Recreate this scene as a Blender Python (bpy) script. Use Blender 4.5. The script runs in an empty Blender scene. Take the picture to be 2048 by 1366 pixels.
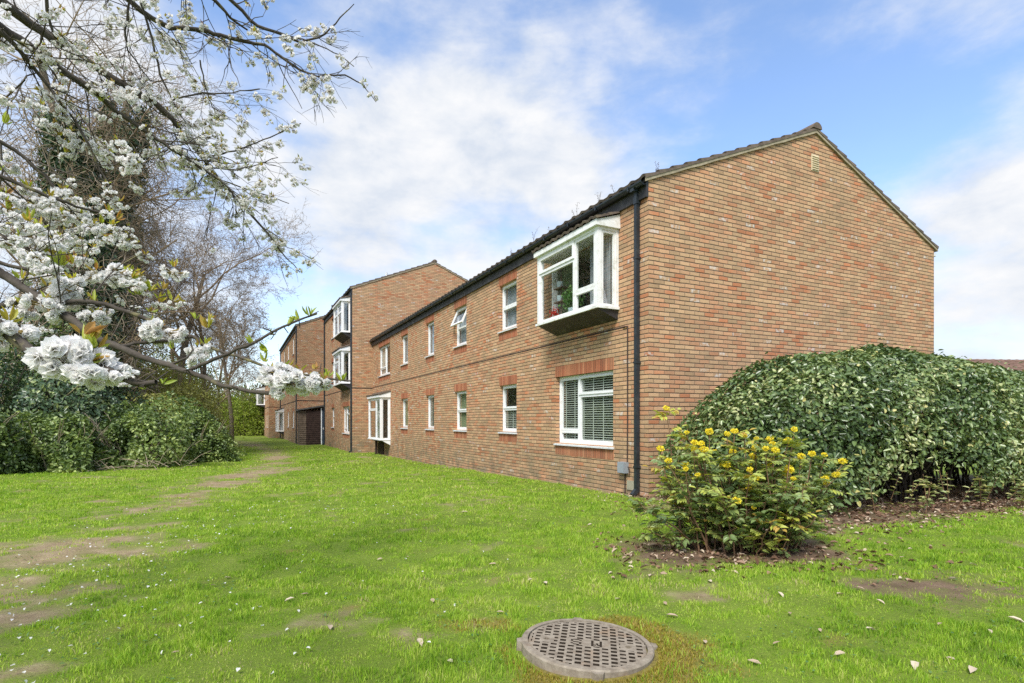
import bpy, math, random
import numpy as np
from mathutils import Vector, Matrix

random.seed(7)
RNG = np.random.default_rng(11)
scene = bpy.context.scene
COL = scene.collection
R = math.radians

# ------------------------------------------------------------------ camera
CAM_H = 1.257
FOC, CXP, HYP = 1120.0, 1024.0, 842.0      # measured on the photograph (2048 px wide)
cam_data = bpy.data.cameras.new('camera')
cam = bpy.data.objects.new('camera', cam_data)
COL.objects.link(cam)
cam.location = (0, 0, CAM_H)
cam.rotation_euler = (R(90), 0, 0)
cam_data.sensor_width = 36
cam_data.lens = 36 * FOC / 2048
cam_data.shift_y = (HYP - 683) / 2048
cam_data.clip_start = 0.05
cam_data.clip_end = 3000
scene.camera = cam


def at(px, py, Y):
    """world point seen at a pixel of the photograph at depth Y"""
    return Vector(((px - CXP) / FOC * Y, Y, CAM_H + (HYP - py) / FOC * Y))


# ------------------------------------------------------------------ node helpers
def new_mat(name):
    m = bpy.data.materials.new(name)
    m.use_nodes = True
    nt = m.node_tree
    nt.nodes.clear()
    return m, nt


def nd(nt, t, **kw):
    n = nt.nodes.new(t)
    for k, v in kw.items():
        setattr(n, k, v)
    return n


def lk(nt, a, b):
    nt.links.new(a, b)


def math_node(nt, op, a, b=None, c=None, clamp=False):
    n = nd(nt, 'ShaderNodeMath', operation=op)
    n.use_clamp = clamp
    for i, v in enumerate((a, b, c)):
        if v is None:
            continue
        if isinstance(v, (int, float)):
            n.inputs[i].default_value = v
        else:
            lk(nt, v, n.inputs[i])
    return n.outputs[0]


def ramp(nt, fac, stops, interp='LINEAR'):
    n = nd(nt, 'ShaderNodeValToRGB')
    cr = n.color_ramp
    cr.interpolation = interp
    while len(cr.elements) < len(stops):
        cr.elements.new(0.5)
    for e, (p, c) in zip(cr.elements, stops):
        e.position = p
        e.color = (c[0], c[1], c[2], 1)
    lk(nt, fac, n.inputs[0])
    return n.outputs[0]


def mixc(nt, fac, a, b, mode='MIX'):
    n = nd(nt, 'ShaderNodeMix', data_type='RGBA', blend_type=mode)
    for s, v in ((n.inputs[0], fac), (n.inputs[6], a), (n.inputs[7], b)):
        if isinstance(v, (int, float)):
            s.default_value = v
        elif isinstance(v, tuple):
            s.default_value = (v[0], v[1], v[2], 1)
        else:
            lk(nt, v, s)
    return n.outputs[2]


def noise(nt, vec, scale, detail=4, rough=0.55, dist=0.0):
    n = nd(nt, 'ShaderNodeTexNoise')
    n.inputs['Scale'].default_value = scale
    n.inputs['Detail'].default_value = detail
    n.inputs['Roughness'].default_value = rough
    n.inputs['Distortion'].default_value = dist
    if vec is not None:
        lk(nt, vec, n.inputs['Vector'])
    return n.outputs[0]


def princ(nt, color, rough=0.6, spec=0.4, bump=None, bump_d=0.01, bump_s=1.0):
    p = nd(nt, 'ShaderNodeBsdfPrincipled')
    if isinstance(color, tuple):
        p.inputs['Base Color'].default_value = (*color, 1)
    else:
        lk(nt, color, p.inputs['Base Color'])
    if isinstance(rough, (int, float)):
        p.inputs['Roughness'].default_value = rough
    else:
        lk(nt, rough, p.inputs['Roughness'])
    p.inputs['Specular IOR Level'].default_value = spec
    if bump is not None:
        b = nd(nt, 'ShaderNodeBump')
        b.inputs['Distance'].default_value = bump_d
        b.inputs['Strength'].default_value = bump_s
        lk(nt, bump, b.inputs['Height'])
        lk(nt, b.outputs[0], p.inputs['Normal'])
    return p


def out(nt, sh):
    o = nd(nt, 'ShaderNodeOutputMaterial')
    lk(nt, sh, o.inputs['Surface'])


def objcoord(nt):
    return nd(nt, 'ShaderNodeTexCoord').outputs['Object']


def geopos(nt):
    return nd(nt, 'ShaderNodeNewGeometry').outputs['Position']


# ------------------------------------------------------------------ materials
def mat_plain(name, color, rough=0.5, spec=0.4, var=0.15, scale=6.0, dirt=None, dirt_amt=0.5):
    m, nt = new_mat(name)
    p = geopos(nt)
    n = noise(nt, p, scale, 5)
    lo = tuple(c * (1 - var) for c in color)
    hi = tuple(min(1, c * (1 + var)) for c in color)
    col = ramp(nt, n, [(0.3, lo), (0.7, hi)])
    if dirt:
        n2 = noise(nt, p, scale * 1.7, 6, 0.7)
        f = ramp(nt, n2, [(0.52, (0, 0, 0)), (0.75, (dirt_amt,) * 3)])
        col = mixc(nt, f, col, dirt)
    out(nt, princ(nt, col, rough, spec, n, 0.003, 0.4).outputs[0])
    return m


def mat_brick(name, soldier=False):
    m, nt = new_mat(name)
    uv = nd(nt, 'ShaderNodeUVMap', uv_map='UVMap').outputs[0]
    sep = nd(nt, 'ShaderNodeSeparateXYZ')
    lk(nt, uv, sep.inputs[0])
    U, V = sep.outputs[0], sep.outputs[1]
    # slightly wandering joints
    wob = noise(nt, uv, 2.3, 2)
    V2 = math_node(nt, 'ADD', V, math_node(nt, 'MULTIPLY', math_node(nt, 'SUBTRACT', wob, 0.5), 0.016))
    wob2 = noise(nt, uv, 9.0, 2)
    U2 = math_node(nt, 'ADD', U, math_node(nt, 'MULTIPLY', math_node(nt, 'SUBTRACT', wob2, 0.5), 0.014))
    V2 = math_node(nt, 'ADD', V2, math_node(nt, 'MULTIPLY', math_node(nt, 'SUBTRACT', wob2, 0.5), 0.006))
    if soldier:
        cu = math_node(nt, 'DIVIDE', U2, 0.075)
        ci = math_node(nt, 'FLOOR', cu)
        fu = math_node(nt, 'FRACT', cu)
        rv = math_node(nt, 'DIVIDE', V2, 3.0)
        ri = math_node(nt, 'FLOOR', rv)
        bw, bh = 0.075, 3.0
        fv = math_node(nt, 'FRACT', rv)
    else:
        rv = math_node(nt, 'DIVIDE', V2, 0.075)
        ri = math_node(nt, 'FLOOR', rv)
        fv = math_node(nt, 'FRACT', rv)
        par = math_node(nt, 'MULTIPLY', math_node(nt, 'FLOORED_MODULO', ri, 2.0), 0.5)
        cu = math_node(nt, 'ADD', math_node(nt, 'DIVIDE', U2, 0.225), par)
        ci = math_node(nt, 'FLOOR', cu)
        fu = math_node(nt, 'FRACT', cu)
        bw, bh = 0.225, 0.075
    cmb = nd(nt, 'ShaderNodeCombineXYZ')
    lk(nt, ci, cmb.inputs[0])
    lk(nt, ri, cmb.inputs[1])
    wn = nd(nt, 'ShaderNodeTexWhiteNoise', noise_dimensions='2D')
    lk(nt, cmb.outputs[0], wn.inputs['Vector'])
    wsep = nd(nt, 'ShaderNodeSeparateColor')
    lk(nt, wn.outputs['Color'], wsep.inputs[0])
    rnd, rnd2, rnd3 = wsep.outputs[0], wsep.outputs[1], wsep.outputs[2]
    # bricks laid from mixed packs: broad drifts of red and of buff
    drift = noise(nt, uv, 0.75, 4, 0.65)
    sel = math_node(nt, 'ADD', rnd, math_node(nt, 'MULTIPLY', math_node(nt, 'SUBTRACT', drift, 0.5), 1.5))
    if soldier:
        col = ramp(nt, rnd, [(0.0, (0.32, 0.105, 0.055)), (0.5, (0.39, 0.14, 0.07)), (1.0, (0.44, 0.19, 0.10))])
    else:
        col = ramp(nt, sel, [(0.0, (0.41, 0.265, 0.15)), (0.28, (0.48, 0.310, 0.175)), (0.56, (0.485, 0.290, 0.164)),
                             (0.80, (0.475, 0.257, 0.142)), (0.94, (0.46, 0.22, 0.115)), (1.0, (0.45, 0.185, 0.09))])
    # per brick value jitter and rough mottled face
    jit = math_node(nt, 'ADD', math_node(nt, 'MULTIPLY', rnd2, 0.30), 0.86)
    face = noise(nt, uv, 60.0, 4, 0.7)
    facem = math_node(nt, 'ADD', math_node(nt, 'MULTIPLY', face, 0.7), 0.65)
    jv = math_node(nt, 'MULTIPLY', jit, facem)
    cj = nd(nt, 'ShaderNodeVectorMath', operation='SCALE')
    lk(nt, col, cj.inputs[0])
    lk(nt, jv, cj.inputs['Scale'])
    col = cj.outputs[0]
    # efflorescence
    if not soldier:
        eff = math_node(nt, 'MULTIPLY', math_node(nt, 'GREATER_THAN', rnd3, 0.955),
                        ramp(nt, noise(nt, uv, 14.0, 4), [(0.45, (0, 0, 0)), (0.62, (0.75, 0.75, 0.75))]))
        col = mixc(nt, eff, col, (0.60, 0.55, 0.50))
    # mortar, its colour darkened for the shadow inside raked bed joints
    eu = math_node(nt, 'MULTIPLY', math_node(nt, 'MINIMUM', fu, math_node(nt, 'SUBTRACT', 1.0, fu)), bw)
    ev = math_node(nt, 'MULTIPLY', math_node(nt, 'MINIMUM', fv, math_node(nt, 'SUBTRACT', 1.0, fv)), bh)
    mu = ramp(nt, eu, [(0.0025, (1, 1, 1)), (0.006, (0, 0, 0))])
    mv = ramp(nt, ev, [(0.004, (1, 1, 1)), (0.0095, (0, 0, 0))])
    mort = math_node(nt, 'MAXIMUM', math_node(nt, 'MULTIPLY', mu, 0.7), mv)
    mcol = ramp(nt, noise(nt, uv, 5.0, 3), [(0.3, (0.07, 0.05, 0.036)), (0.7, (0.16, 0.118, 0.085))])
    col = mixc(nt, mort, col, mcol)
    # weather staining: soot streaks and a damp grey green foot
    st = noise(nt, uv, 1.3, 6, 0.7)
    stain = ramp(nt, st, [(0.5, (0, 0, 0)), (0.75, (0.42, 0.42, 0.42))])
    col = mixc(nt, stain, col, (0.17, 0.13, 0.085))
    foot = nd(nt, 'ShaderNodeMapRange')
    lk(nt, V, foot.inputs[0])
    foot.inputs[1].default_value = 1.1
    foot.inputs[2].default_value = -0.1
    foot.inputs[3].default_value = 0.0
    foot.inputs[4].default_value = 0.85
    fm = math_node(nt, 'MULTIPLY', foot.outputs[0], ramp(nt, noise(nt, uv, 3.0, 5), [(0.35, (0, 0, 0)), (0.65, (1, 1, 1))]))
    col = mixc(nt, fm, col, (0.16, 0.145, 0.095))
    hgt = math_node(nt, 'SUBTRACT', math_node(nt, 'ADD', math_node(nt, 'MULTIPLY', face, 0.35), math_node(nt, 'MULTIPLY', rnd3, 0.3)), math_node(nt, 'MULTIPLY', mort, 1.2))
    out(nt, princ(nt, col, 0.88, 0.25, hgt, 0.008, 0.9).outputs[0])
    return m


def mat_leaf(name, stops, rough=0.45, spec=0.5, trans=0.3, tcol=None):
    """per-leaf colour from the 'rnd' attribute"""
    m, nt = new_mat(name)
    a = nd(nt, 'ShaderNodeAttribute', attribute_name='rnd')
    col = ramp(nt, a.outputs['Fac'], stops)
    p = princ(nt, col, rough, spec)
    t = nd(nt, 'ShaderNodeBsdfTranslucent')
    tc = mixc(nt, 1.0, col, tcol or (1.35, 1.35, 0.75), 'MULTIPLY')
    lk(nt, tc, t.inputs[0])
    mx = nd(nt, 'ShaderNodeMixShader')
    mx.inputs[0].default_value = trans
    lk(nt, p.outputs[0], mx.inputs[1])
    lk(nt, t.outputs[0], mx.inputs[2])
    out(nt, mx.outputs[0])
    return m


def mat_bark(name, lo, hi, lich=None, scale=18):
    m, nt = new_mat(name)
    p = geopos(nt)
    n = noise(nt, p, scale, 6, 0.7)
    col = ramp(nt, n, [(0.3, lo), (0.7, hi)])
    if lich:
        f = ramp(nt, noise(nt, p, scale * 0.7, 4), [(0.58, (0, 0, 0)), (0.68, (0.8, 0.8, 0.8))])
        col = mixc(nt, f, col, lich)
    out(nt, princ(nt, col, 0.85, 0.2, n, 0.01, 0.7).outputs[0])
    return m


def mat_glass(name, tint=(0.96, 0.98, 0.97), ior=1.6):
    m, nt = new_mat(name)
    tr = nd(nt, 'ShaderNodeBsdfTransparent')
    tr.inputs[0].default_value = (*tint, 1)
    g = nd(nt, 'ShaderNodeBsdfGlossy')
    g.inputs['Roughness'].default_value = 0.01
    wv = nd(nt, 'ShaderNodeBump')
    wv.inputs['Distance'].default_value = 0.004
    wv.inputs['Strength'].default_value = 0.25
    lk(nt, noise(nt, geopos(nt), 3.0, 2), wv.inputs['Height'])
    lk(nt, wv.outputs[0], g.inputs['Normal'])
    ge = nd(nt, 'ShaderNodeNewGeometry')
    dp = nd(nt, 'ShaderNodeVectorMath', operation='DOT_PRODUCT')
    lk(nt, ge.outputs['Normal'], dp.inputs[0])
    lk(nt, ge.outputs['Incoming'], dp.inputs[1])
    c = math_node(nt, 'SUBTRACT', 1.0, math_node(nt, 'ABSOLUTE', dp.outputs['Value']), clamp=True)
    f = math_node(nt, 'ADD', math_node(nt, 'MULTIPLY', math_node(nt, 'POWER', c, 4.0), 0.86), 0.14, clamp=True)
    mx = nd(nt, 'ShaderNodeMixShader')
    lk(nt, f, mx.inputs[0])
    lk(nt, tr.outputs[0], mx.inputs[1])
    lk(nt, g.outputs[0], mx.inputs[2])
    out(nt, mx.outputs[0])
    return m


M = {}
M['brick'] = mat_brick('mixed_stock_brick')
M['red_brick'] = mat_brick('red_soldier_brick', True)
M['upvc'] = mat_plain('white_window_plastic', (0.80, 0.81, 0.82), 0.35, 0.5, 0.04, 4, (0.42, 0.40, 0.30), 0.35)
M['old_upvc'] = mat_plain('weathered_white_plastic', (0.78, 0.79, 0.78), 0.4, 0.45, 0.05, 4, (0.36, 0.34, 0.22), 0.7)
M['sill'] = mat_plain('grey_white_sill', (0.62, 0.64, 0.66), 0.5, 0.4, 0.1, 9, (0.20, 0.19, 0.13), 0.6)
M['black_board'] = mat_plain('black_painted_board', (0.035, 0.033, 0.035), 0.55, 0.4, 0.35, 3, (0.16, 0.15, 0.15), 0.6)
M['gutter'] = mat_plain('dark_grey_plastic', (0.019, 0.025, 0.031), 0.4, 0.45, 0.25, 5, (0.10, 0.11, 0.11), 0.4)
M['tile'] = mat_plain('brown_concrete_tile', (0.135, 0.105, 0.085), 0.9, 0.2, 0.35, 7, (0.20, 0.17, 0.09), 0.6)
M['verge'] = mat_plain('mossy_cement', (0.32, 0.27, 0.19), 0.9, 0.2, 0.25, 8, (0.16, 0.15, 0.08), 0.8)
M['vent'] = mat_plain('cream_plastic', (0.60, 0.50, 0.34), 0.6, 0.3, 0.08, 6)
M['box'] = mat_plain('grey_box_plastic', (0.27, 0.30, 0.33), 0.5, 0.4, 0.08, 6)
M['cable'] = mat_plain('brown_cable', (0.05, 0.035, 0.03), 0.6, 0.3)
M['panel'] = mat_plain('drab_panel', (0.33, 0.31, 0.23), 0.7, 0.3, 0.15, 6, (0.15, 0.14, 0.1), 0.6)
M['band'] = mat_plain('dark_band_tone', (0.06, 0.043, 0.036), 0.9, 0.1, 0.3)  # tone of the thin dark strips across the walls
M['room'] = mat_plain('room_plaster', (0.30, 0.30, 0.25), 0.9, 0.1, 0.2, 1.5)
M['blind'] = mat_plain('pale_green_slat', (0.46, 0.50, 0.44), 0.5, 0.3, 0.05)
M['curtain'] = mat_plain('pale_curtain', (0.48, 0.46, 0.40), 0.9, 0.1, 0.1, 3)
M['dark_curtain'] = mat_plain('drab_green_curtain', (0.20, 0.235, 0.14), 0.9, 0.1, 0.15, 3)
M['net'] = mat_plain('reflection_sheet', (0.25, 0.285, 0.30), 0.9, 0.1, 0.25, 5)  # grey-blue of the added sheets that imitate sky reflected in panes
M['glass'] = mat_glass('window_glass')
M['shed'] = mat_plain('dark_stained_boards', (0.042, 0.026, 0.021), 0.8, 0.2, 0.4, 6)
M['shed_pale'] = mat_plain('weathered_boards', (0.16, 0.12, 0.09), 0.85, 0.2, 0.3, 6)
M['blue_paint'] = mat_plain('dark_blue_paint', (0.035, 0.06, 0.10), 0.5, 0.4, 0.15)
M['iron'] = None
M['terracotta'] = mat_plain('terracotta', (0.45, 0.06, 0.04), 0.6, 0.3)
M['cloth'] = mat_plain('white_cloth', (0.6, 0.62, 0.66), 0.9, 0.1)
M['pot'] = mat_plain('pale_blue_glaze', (0.45, 0.55, 0.58), 0.3, 0.5)
M['felt'] = mat_plain('roof_felt', (0.09, 0.09, 0.085), 0.9, 0.2, 0.25, 5)

BARK_CHERRY = mat_bark('cherry_bark', (0.035, 0.028, 0.023), (0.105, 0.09, 0.072), (0.22, 0.20, 0.09))
BARK_GREY = mat_bark('grey_brown_bark', (0.085, 0.068, 0.05), (0.20, 0.165, 0.125))
BARK_TWIG = mat_bark('brown_twigs', (0.17, 0.12, 0.075), (0.35, 0.265, 0.175))
BARK_VINE = mat_bark('dry_vine', (0.20, 0.155, 0.11), (0.40, 0.33, 0.24))
BARK_STEM = mat_bark('red_brown_stem', (0.11, 0.06, 0.035), (0.24, 0.15, 0.085))
BARK_DARK = mat_bark('dark_stem', (0.022, 0.018, 0.013), (0.065, 0.052, 0.04))

PETAL = mat_leaf('white_petal', [(0.0, (0.30, 0.22, 0.08)), (0.06, (0.32, 0.26, 0.10)), (0.065, (0.86, 0.84, 0.82)), (1.0, (0.93, 0.92, 0.92))],
                 0.6, 0.25, 0.45, (1.0, 1.0, 0.98))
YOUNG = mat_leaf('young_cherry_leaf', [(0.0, (0.30, 0.38, 0.05)), (0.5, (0.38, 0.42, 0.06)), (0.75, (0.42, 0.33, 0.06)), (1.0, (0.38, 0.19, 0.06))], 0.45, 0.4, 0.45)
HEDGE = mat_leaf('leathery_leaf', [(0.0, (0.05, 0.09, 0.028)), (0.5, (0.13, 0.195, 0.062)), (0.85, (0.26, 0.325, 0.12)), (0.94, (0.41, 0.43, 0.20)), (1.0, (0.50, 0.44, 0.14))],
                 0.33, 0.6, 0.15)
MAHONIA = mat_leaf('spiny_leaf', [(0.0, (0.085, 0.14, 0.05)), (0.45, (0.20, 0.275, 0.10)), (0.72, (0.35, 0.41, 0.10)), (0.95, (0.52, 0.54, 0.09)), (1.0, (0.45, 0.30, 0.07))], 0.33, 0.6, 0.28)
YELLOW = mat_leaf('yellow_floret', [(0.0, (0.86, 0.68, 0.03)), (1.0, (0.94, 0.84, 0.09))], 0.6, 0.3, 0.25, (1, 1, 0.7))
BRAMBLE = mat_leaf('bramble_leaf', [(0.0, (0.06, 0.10, 0.03)), (0.45, (0.15, 0.22, 0.06)), (0.8, (0.26, 0.34, 0.095)), (1.0, (0.38, 0.45, 0.15))], 0.42, 0.5, 0.25)
LAUREL = mat_leaf('dark_evergreen_leaf', [(0.0, (0.03, 0.065, 0.03)), (0.6, (0.075, 0.13, 0.055)), (0.9, (0.16, 0.22, 0.08)), (1.0, (0.28, 0.33, 0.10))], 0.35, 0.6, 0.15)
IVY = mat_leaf('ivy_leaf', [(0.0, (0.03, 0.06, 0.03)), (0.6, (0.075, 0.12, 0.055)), (1.0, (0.15, 0.20, 0.09))], 0.4, 0.5, 0.15)
OLIVE = mat_leaf('spring_shrub_leaf', [(0.0, (0.19, 0.195, 0.06)), (0.5, (0.32, 0.32, 0.09)), (1.0, (0.44, 0.45, 0.13))], 0.6, 0.3, 0.35)
LIME = mat_leaf('fresh_willow_leaf', [(0.0, (0.16, 0.22, 0.03)), (0.6, (0.28, 0.36, 0.05)), (1.0, (0.38, 0.45, 0.08))], 0.6, 0.3, 0.4)
BUD = mat_leaf('brown_bud', [(0.0, (0.11, 0.08, 0.055)), (1.0, (0.24, 0.19, 0.12))], 0.8, 0.2, 0.1)
GRASS = mat_leaf('lawn_grass', [(0.0, (0.08, 0.16, 0.016)), (0.3, (0.19, 0.34, 0.026)), (0.58, (0.31, 0.47, 0.04)), (0.80, (0.43, 0.54, 0.08)), (0.92, (0.52, 0.52, 0.18)), (1.0, (0.48, 0.40, 0.24))], 0.55, 0.3, 0.4)
MOSS = mat_leaf('moss', [(0.0, (0.16, 0.13, 0.025)), (0.5, (0.30, 0.265, 0.03)), (1.0, (0.40, 0.30, 0.09))], 0.8, 0.2, 0.3)
DEADLEAF = mat_leaf('dead_leaf', [(0.0, (0.14, 0.075, 0.045)), (0.4, (0.28, 0.17, 0.11)), (0.75, (0.48, 0.37, 0.27)), (1.0, (0.64, 0.55, 0.42))], 0.7, 0.3, 0.2, (1, 0.95, 0.85))


# ------------------------------------------------------------------ mesh helpers
def tag(o, label=None, cat=None, group=None, kind=None):
    if label: o['label'] = label
    if cat: o['category'] = cat
    if group: o['group'] = group
    if kind: o['kind'] = kind
    return o


def empty(name, loc=(0, 0, 0), rz=0.0):
    o = bpy.data.objects.new(name, None)
    COL.objects.link(o)
    o.location = loc
    o.rotation_euler = (0, 0, rz)
    o.empty_display_size = 0.2
    return o


def link_mesh(name, me, mat, parent=None):
    if mat is not None and len(me.materials) == 0:
        me.materials.append(mat)
    o = bpy.data.objects.new(name, me)
    COL.objects.link(o)
    if parent is not None:
        o.parent = parent
    return o


class MB:
    def __init__(s):
        s.v, s.f, s.uv = [], [], []

    def face(s, pts, uvs=None):
        n = len(s.v)
        s.v += [tuple(p) for p in pts]
        s.f.append(tuple(range(n, n + len(pts))))
        s.uv.append(uvs if uvs else [(0, 0)] * len(pts))

    def box(s, x0, x1, y0, y1, z0, z1, uvm=None):
        x0, x1 = min(x0, x1), max(x0, x1)
        y0, y1 = min(y0, y1), max(y0, y1)
        z0, z1 = min(z0, z1), max(z0, z1)
        c = [(x0, y0, z0), (x1, y0, z0), (x1, y1, z0), (x0, y1, z0), (x0, y0, z1), (x1, y0, z1), (x1, y1, z1), (x0, y1, z1)]
        for q in ((0, 3, 2, 1), (4, 5, 6, 7), (0, 1, 5, 4), (2, 3, 7, 6), (1, 2, 6, 5), (3, 0, 4, 7)):
            pts = [c[i] for i in q]
            if uvm == 'y':
                s.face(pts, [(p[1] + p[0], p[2]) for p in pts])
            else:
                s.face(pts)

    def prism(s, prof, axis, a0, a1):
        """profile of (p, q) swept along axis from a0 to a1; axis 'y': p->x q->z, axis 'x': p->y q->z"""
        def P(pq, a):
            return (pq[0], a, pq[1]) if axis == 'y' else (a, pq[0], pq[1])
        n = len(prof)
        s.face([P(p, a0) for p in prof])
        s.face([P(p, a1) for p in reversed(prof)])
        for i in range(n):
            p, q = prof[i], prof[(i + 1) % n]
            s.face([P(q, a0), P(p, a0), P(p, a1), P(q, a1)])

    def tube(s, pts, rad, sides=8):
        v, f = tube_arrays(pts, rad, sides)
        n = len(s.v)
        s.v += [tuple(p) for p in v]
        for q in f:
            s.f.append(tuple(int(i) + n for i in q))
            s.uv.append([(0, 0)] * len(q))

    def build(s, name, mat, parent=None, smooth=False):
        me = bpy.data.meshes.new(name)
        me.from_pydata(s.v, [], s.f)
        ul = me.uv_layers.new(name='UVMap')
        flat = [c for face in s.uv for p in face for c in p]
        ul.data.foreach_set('uv', flat)
        if smooth:
            me.polygons.foreach_set('use_smooth', [True] * len(me.polygons))
        me.update()
        return link_mesh(name, me, mat, parent)


def tube_arrays(pts, rad, sides):
    P = np.asarray([tuple(p) for p in pts], float)
    r = np.asarray(rad, float)
    if r.ndim == 0:
        r = np.full(len(P), float(r))
    T = np.gradient(P, axis=0)
    T /= np.linalg.norm(T, axis=1)[:, None] + 1e-9
    up = np.array([0.31, 0.17, 0.93])
    A = np.cross(T, up)
    nn = np.linalg.norm(A, axis=1)
    bad = nn < 0.15
    if bad.any():
        A[bad] = np.cross(T[bad], np.array([1.0, 0.2, 0.0]))
        nn = np.linalg.norm(A, axis=1)
    A /= nn[:, None] + 1e-9
    B = np.cross(T, A)
    ang = np.arange(sides) / sides * 2 * np.pi
    ring = A[:, None, :] * np.cos(ang)[None, :, None] + B[:, None, :] * np.sin(ang)[None, :, None]
    V = (P[:, None, :] + ring * r[:, None, None]).reshape(-1, 3)
    n = len(P)
    i = np.arange(n - 1)[:, None] * sides
    k = np.arange(sides)[None, :]
    k2 = (k + 1) % sides
    F = np.stack([i + k, i + k2, i + sides + k2, i + sides + k], -1).reshape(-1, 4)
    return V, F


def np_mesh(name, V, F, mat, parent=None, rnd=None, smooth=False, quads=4):
    """V (n,3), F (m,k) all faces with the same count; rnd: value per vertex"""
    me = bpy.data.meshes.new(name)
    V = np.ascontiguousarray(V, dtype=np.float32)
    F = np.ascontiguousarray(F, dtype=np.int32)
    k = F.shape[1]
    me.vertices.add(len(V))
    me.vertices.foreach_set('co', V.ravel())
    me.loops.add(F.size)
    me.loops.foreach_set('vertex_index', F.ravel())
    me.polygons.add(len(F))
    me.polygons.foreach_set('loop_start', np.arange(0, F.size, k, dtype=np.int32))
    try:
        me.polygons.foreach_set('loop_total', np.full(len(F), k, dtype=np.int32))
    except Exception:
        pass
    if smooth:
        me.polygons.foreach_set('use_smooth', np.ones(len(F), dtype=bool))
    if rnd is not None:
        a = me.attributes.new('rnd', 'FLOAT', 'POINT')
        a.data.foreach_set('value', np.ascontiguousarray(rnd, dtype=np.float32))
    me.update(calc_edges=True)
    me.validate()
    return link_mesh(name, me, mat, parent)


class Tubes:
    def __init__(s):
        s.V, s.F, s.n = [], [], 0

    def add(s, pts, rad, sides=3):
        v, f = tube_arrays(pts, rad, sides)
        s.V.append(v)
        s.F.append(f + s.n)
        s.n += len(v)

    def build(s, name, mat, parent=None):
        return np_mesh(name, np.concatenate(s.V), np.concatenate(s.F), mat, parent, None, True)


def unit(a):
    return a / (np.linalg.norm(a, axis=-1, keepdims=True) + 1e-9)


def leaf_arrays(C, T, N, L, W, fold=0.15, curl=0.12):
    """folded six-vertex leaves; C base points, T directions, N normals"""
    n = len(C)
    T = unit(T)
    S = unit(np.cross(T, N))
    Nn = np.cross(S, T)
    L = np.broadcast_to(np.asarray(L, float), (n,))[:, None]
    W = np.broadcast_to(np.asarray(W, float), (n,))[:, None]
    h = W * fold
    v = np.empty((n, 6, 3))
    v[:, 0] = C
    v[:, 1] = C + T * L * 0.30 + S * W * 0.48 + Nn * h
    v[:, 2] = C + T * L * 0.68 + S * W * 0.42 + Nn * (h - L * curl * 0.3)
    v[:, 3] = C + T * L - Nn * L * curl
    v[:, 4] = C + T * L * 0.68 - S * W * 0.42 + Nn * (h - L * curl * 0.3)
    v[:, 5] = C + T * L * 0.30 - S * W * 0.48 + Nn * h
    b = np.arange(n)[:, None] * 6
    F = np.concatenate([b + np.array([[0, 1, 2, 3]]), b + np.array([[0, 3, 4, 5]])], 0)
    return v.reshape(-1, 3), F


def leaves(name, C, T, N, L, W, mat, parent=None, rnd=None, fold=0.15, curl=0.12, rng=RNG):
    V, F = leaf_arrays(C, T, N, L, W, fold, curl)
    if rnd is None:
        rnd = rng.random(len(C))
    return np_mesh(name, V, F, mat, parent, np.repeat(rnd, 6))


def rand_dir(n, rng=RNG):
    return unit(rng.normal(size=(n, 3)))


# value noise for the lawn
_H = np.random.default_rng(5).random((256, 256))


def vnoise(x, y, s):
    x = np.asarray(x, float) * s + 300.3
    y = np.asarray(y, float) * s + 300.7
    xi, yi = np.floor(x).astype(int), np.floor(y).astype(int)
    fx, fy = x - xi, y - yi
    fx, fy = fx * fx * (3 - 2 * fx), fy * fy * (3 - 2 * fy)
    g = lambda a, b: _H[a % 256, b % 256]
    return (g(xi, yi) * (1 - fx) + g(xi + 1, yi) * fx) * (1 - fy) + (g(xi, yi + 1) * (1 - fx) + g(xi + 1, yi + 1) * fx) * fy


def fnoise(x, y, s, o=4):
    t, a, w = 0, 1, 0
    for i in range(o):
        t = t + vnoise(x, y, s * 2.03 ** i) * a
        w += a
        a *= 0.55
    return t / w


def sstep(x, a, b):
    t = np.clip((np.asarray(x, float) - a) / (b - a), 0, 1)
    return t * t * (3 - 2 * t)


# ------------------------------------------------------------------ the layout of the terrace
P0 = np.array([2.243, 9.2])                       # near corner of the first block
VX, VY = 0.8963, 0.4434                           # inward from the long front
UX, UY = -0.4434, 0.8963                          # along the long front
RZ = math.atan2(VY, VX)


def loc2w(a, b, z=0.0):
    return Vector((P0[0] + a * VX + b * UX, P0[1] + a * VY + b * UY, z))


def w2loc(x, y):
    dx, dy = np.asarray(x) - P0[0], np.asarray(y) - P0[1]
    return dx * VX + dy * VY, dx * UX + dy * UY


BLOCKS = [(0.0, 0.0, 20.6), (-0.967, 20.6, 29.9), (-2.41, 32.2, 46.7), (-3.4, 46.7, 58.0)]   # front x, y0, y1
DEPTH = 8.34
MAN = (0.408, 3.03)


def gz(x, y):
    x = np.asarray(x, float)
    y = np.asarray(y, float)
    z = -0.28 * sstep(y, 8, 24) + 0.03 * sstep(y, 32, 45)
    z = z + (fnoise(x, y, 0.7, 3) - 0.5) * 0.07 * np.clip(y / 6, 0.2, 1) + (fnoise(x + 40, y, 4.0, 2) - 0.5) * 0.022
    r2 = (x - MAN[0]) ** 2 + (y - MAN[1]) ** 2
    k = np.exp(-r2 / 0.5 ** 2)
    return z * (1 - k) + 0.030 * k


PATHP = np.array([(-3.0, 1.8), (-3.35, 3.3), (-4.2, 4.9), (-4.55, 6.6), (-5.3, 9.0), (-6.1, 12.0), (-6.9, 15.2), (-8.6, 20.5), (-13, 30), (-20, 41), (-30, 54)])
PATHW = np.array([0.75, 0.85, 1.15, 0.8, 0.75, 0.7, 0.85, 0.8, 0.9, 1.1, 1.3])


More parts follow.
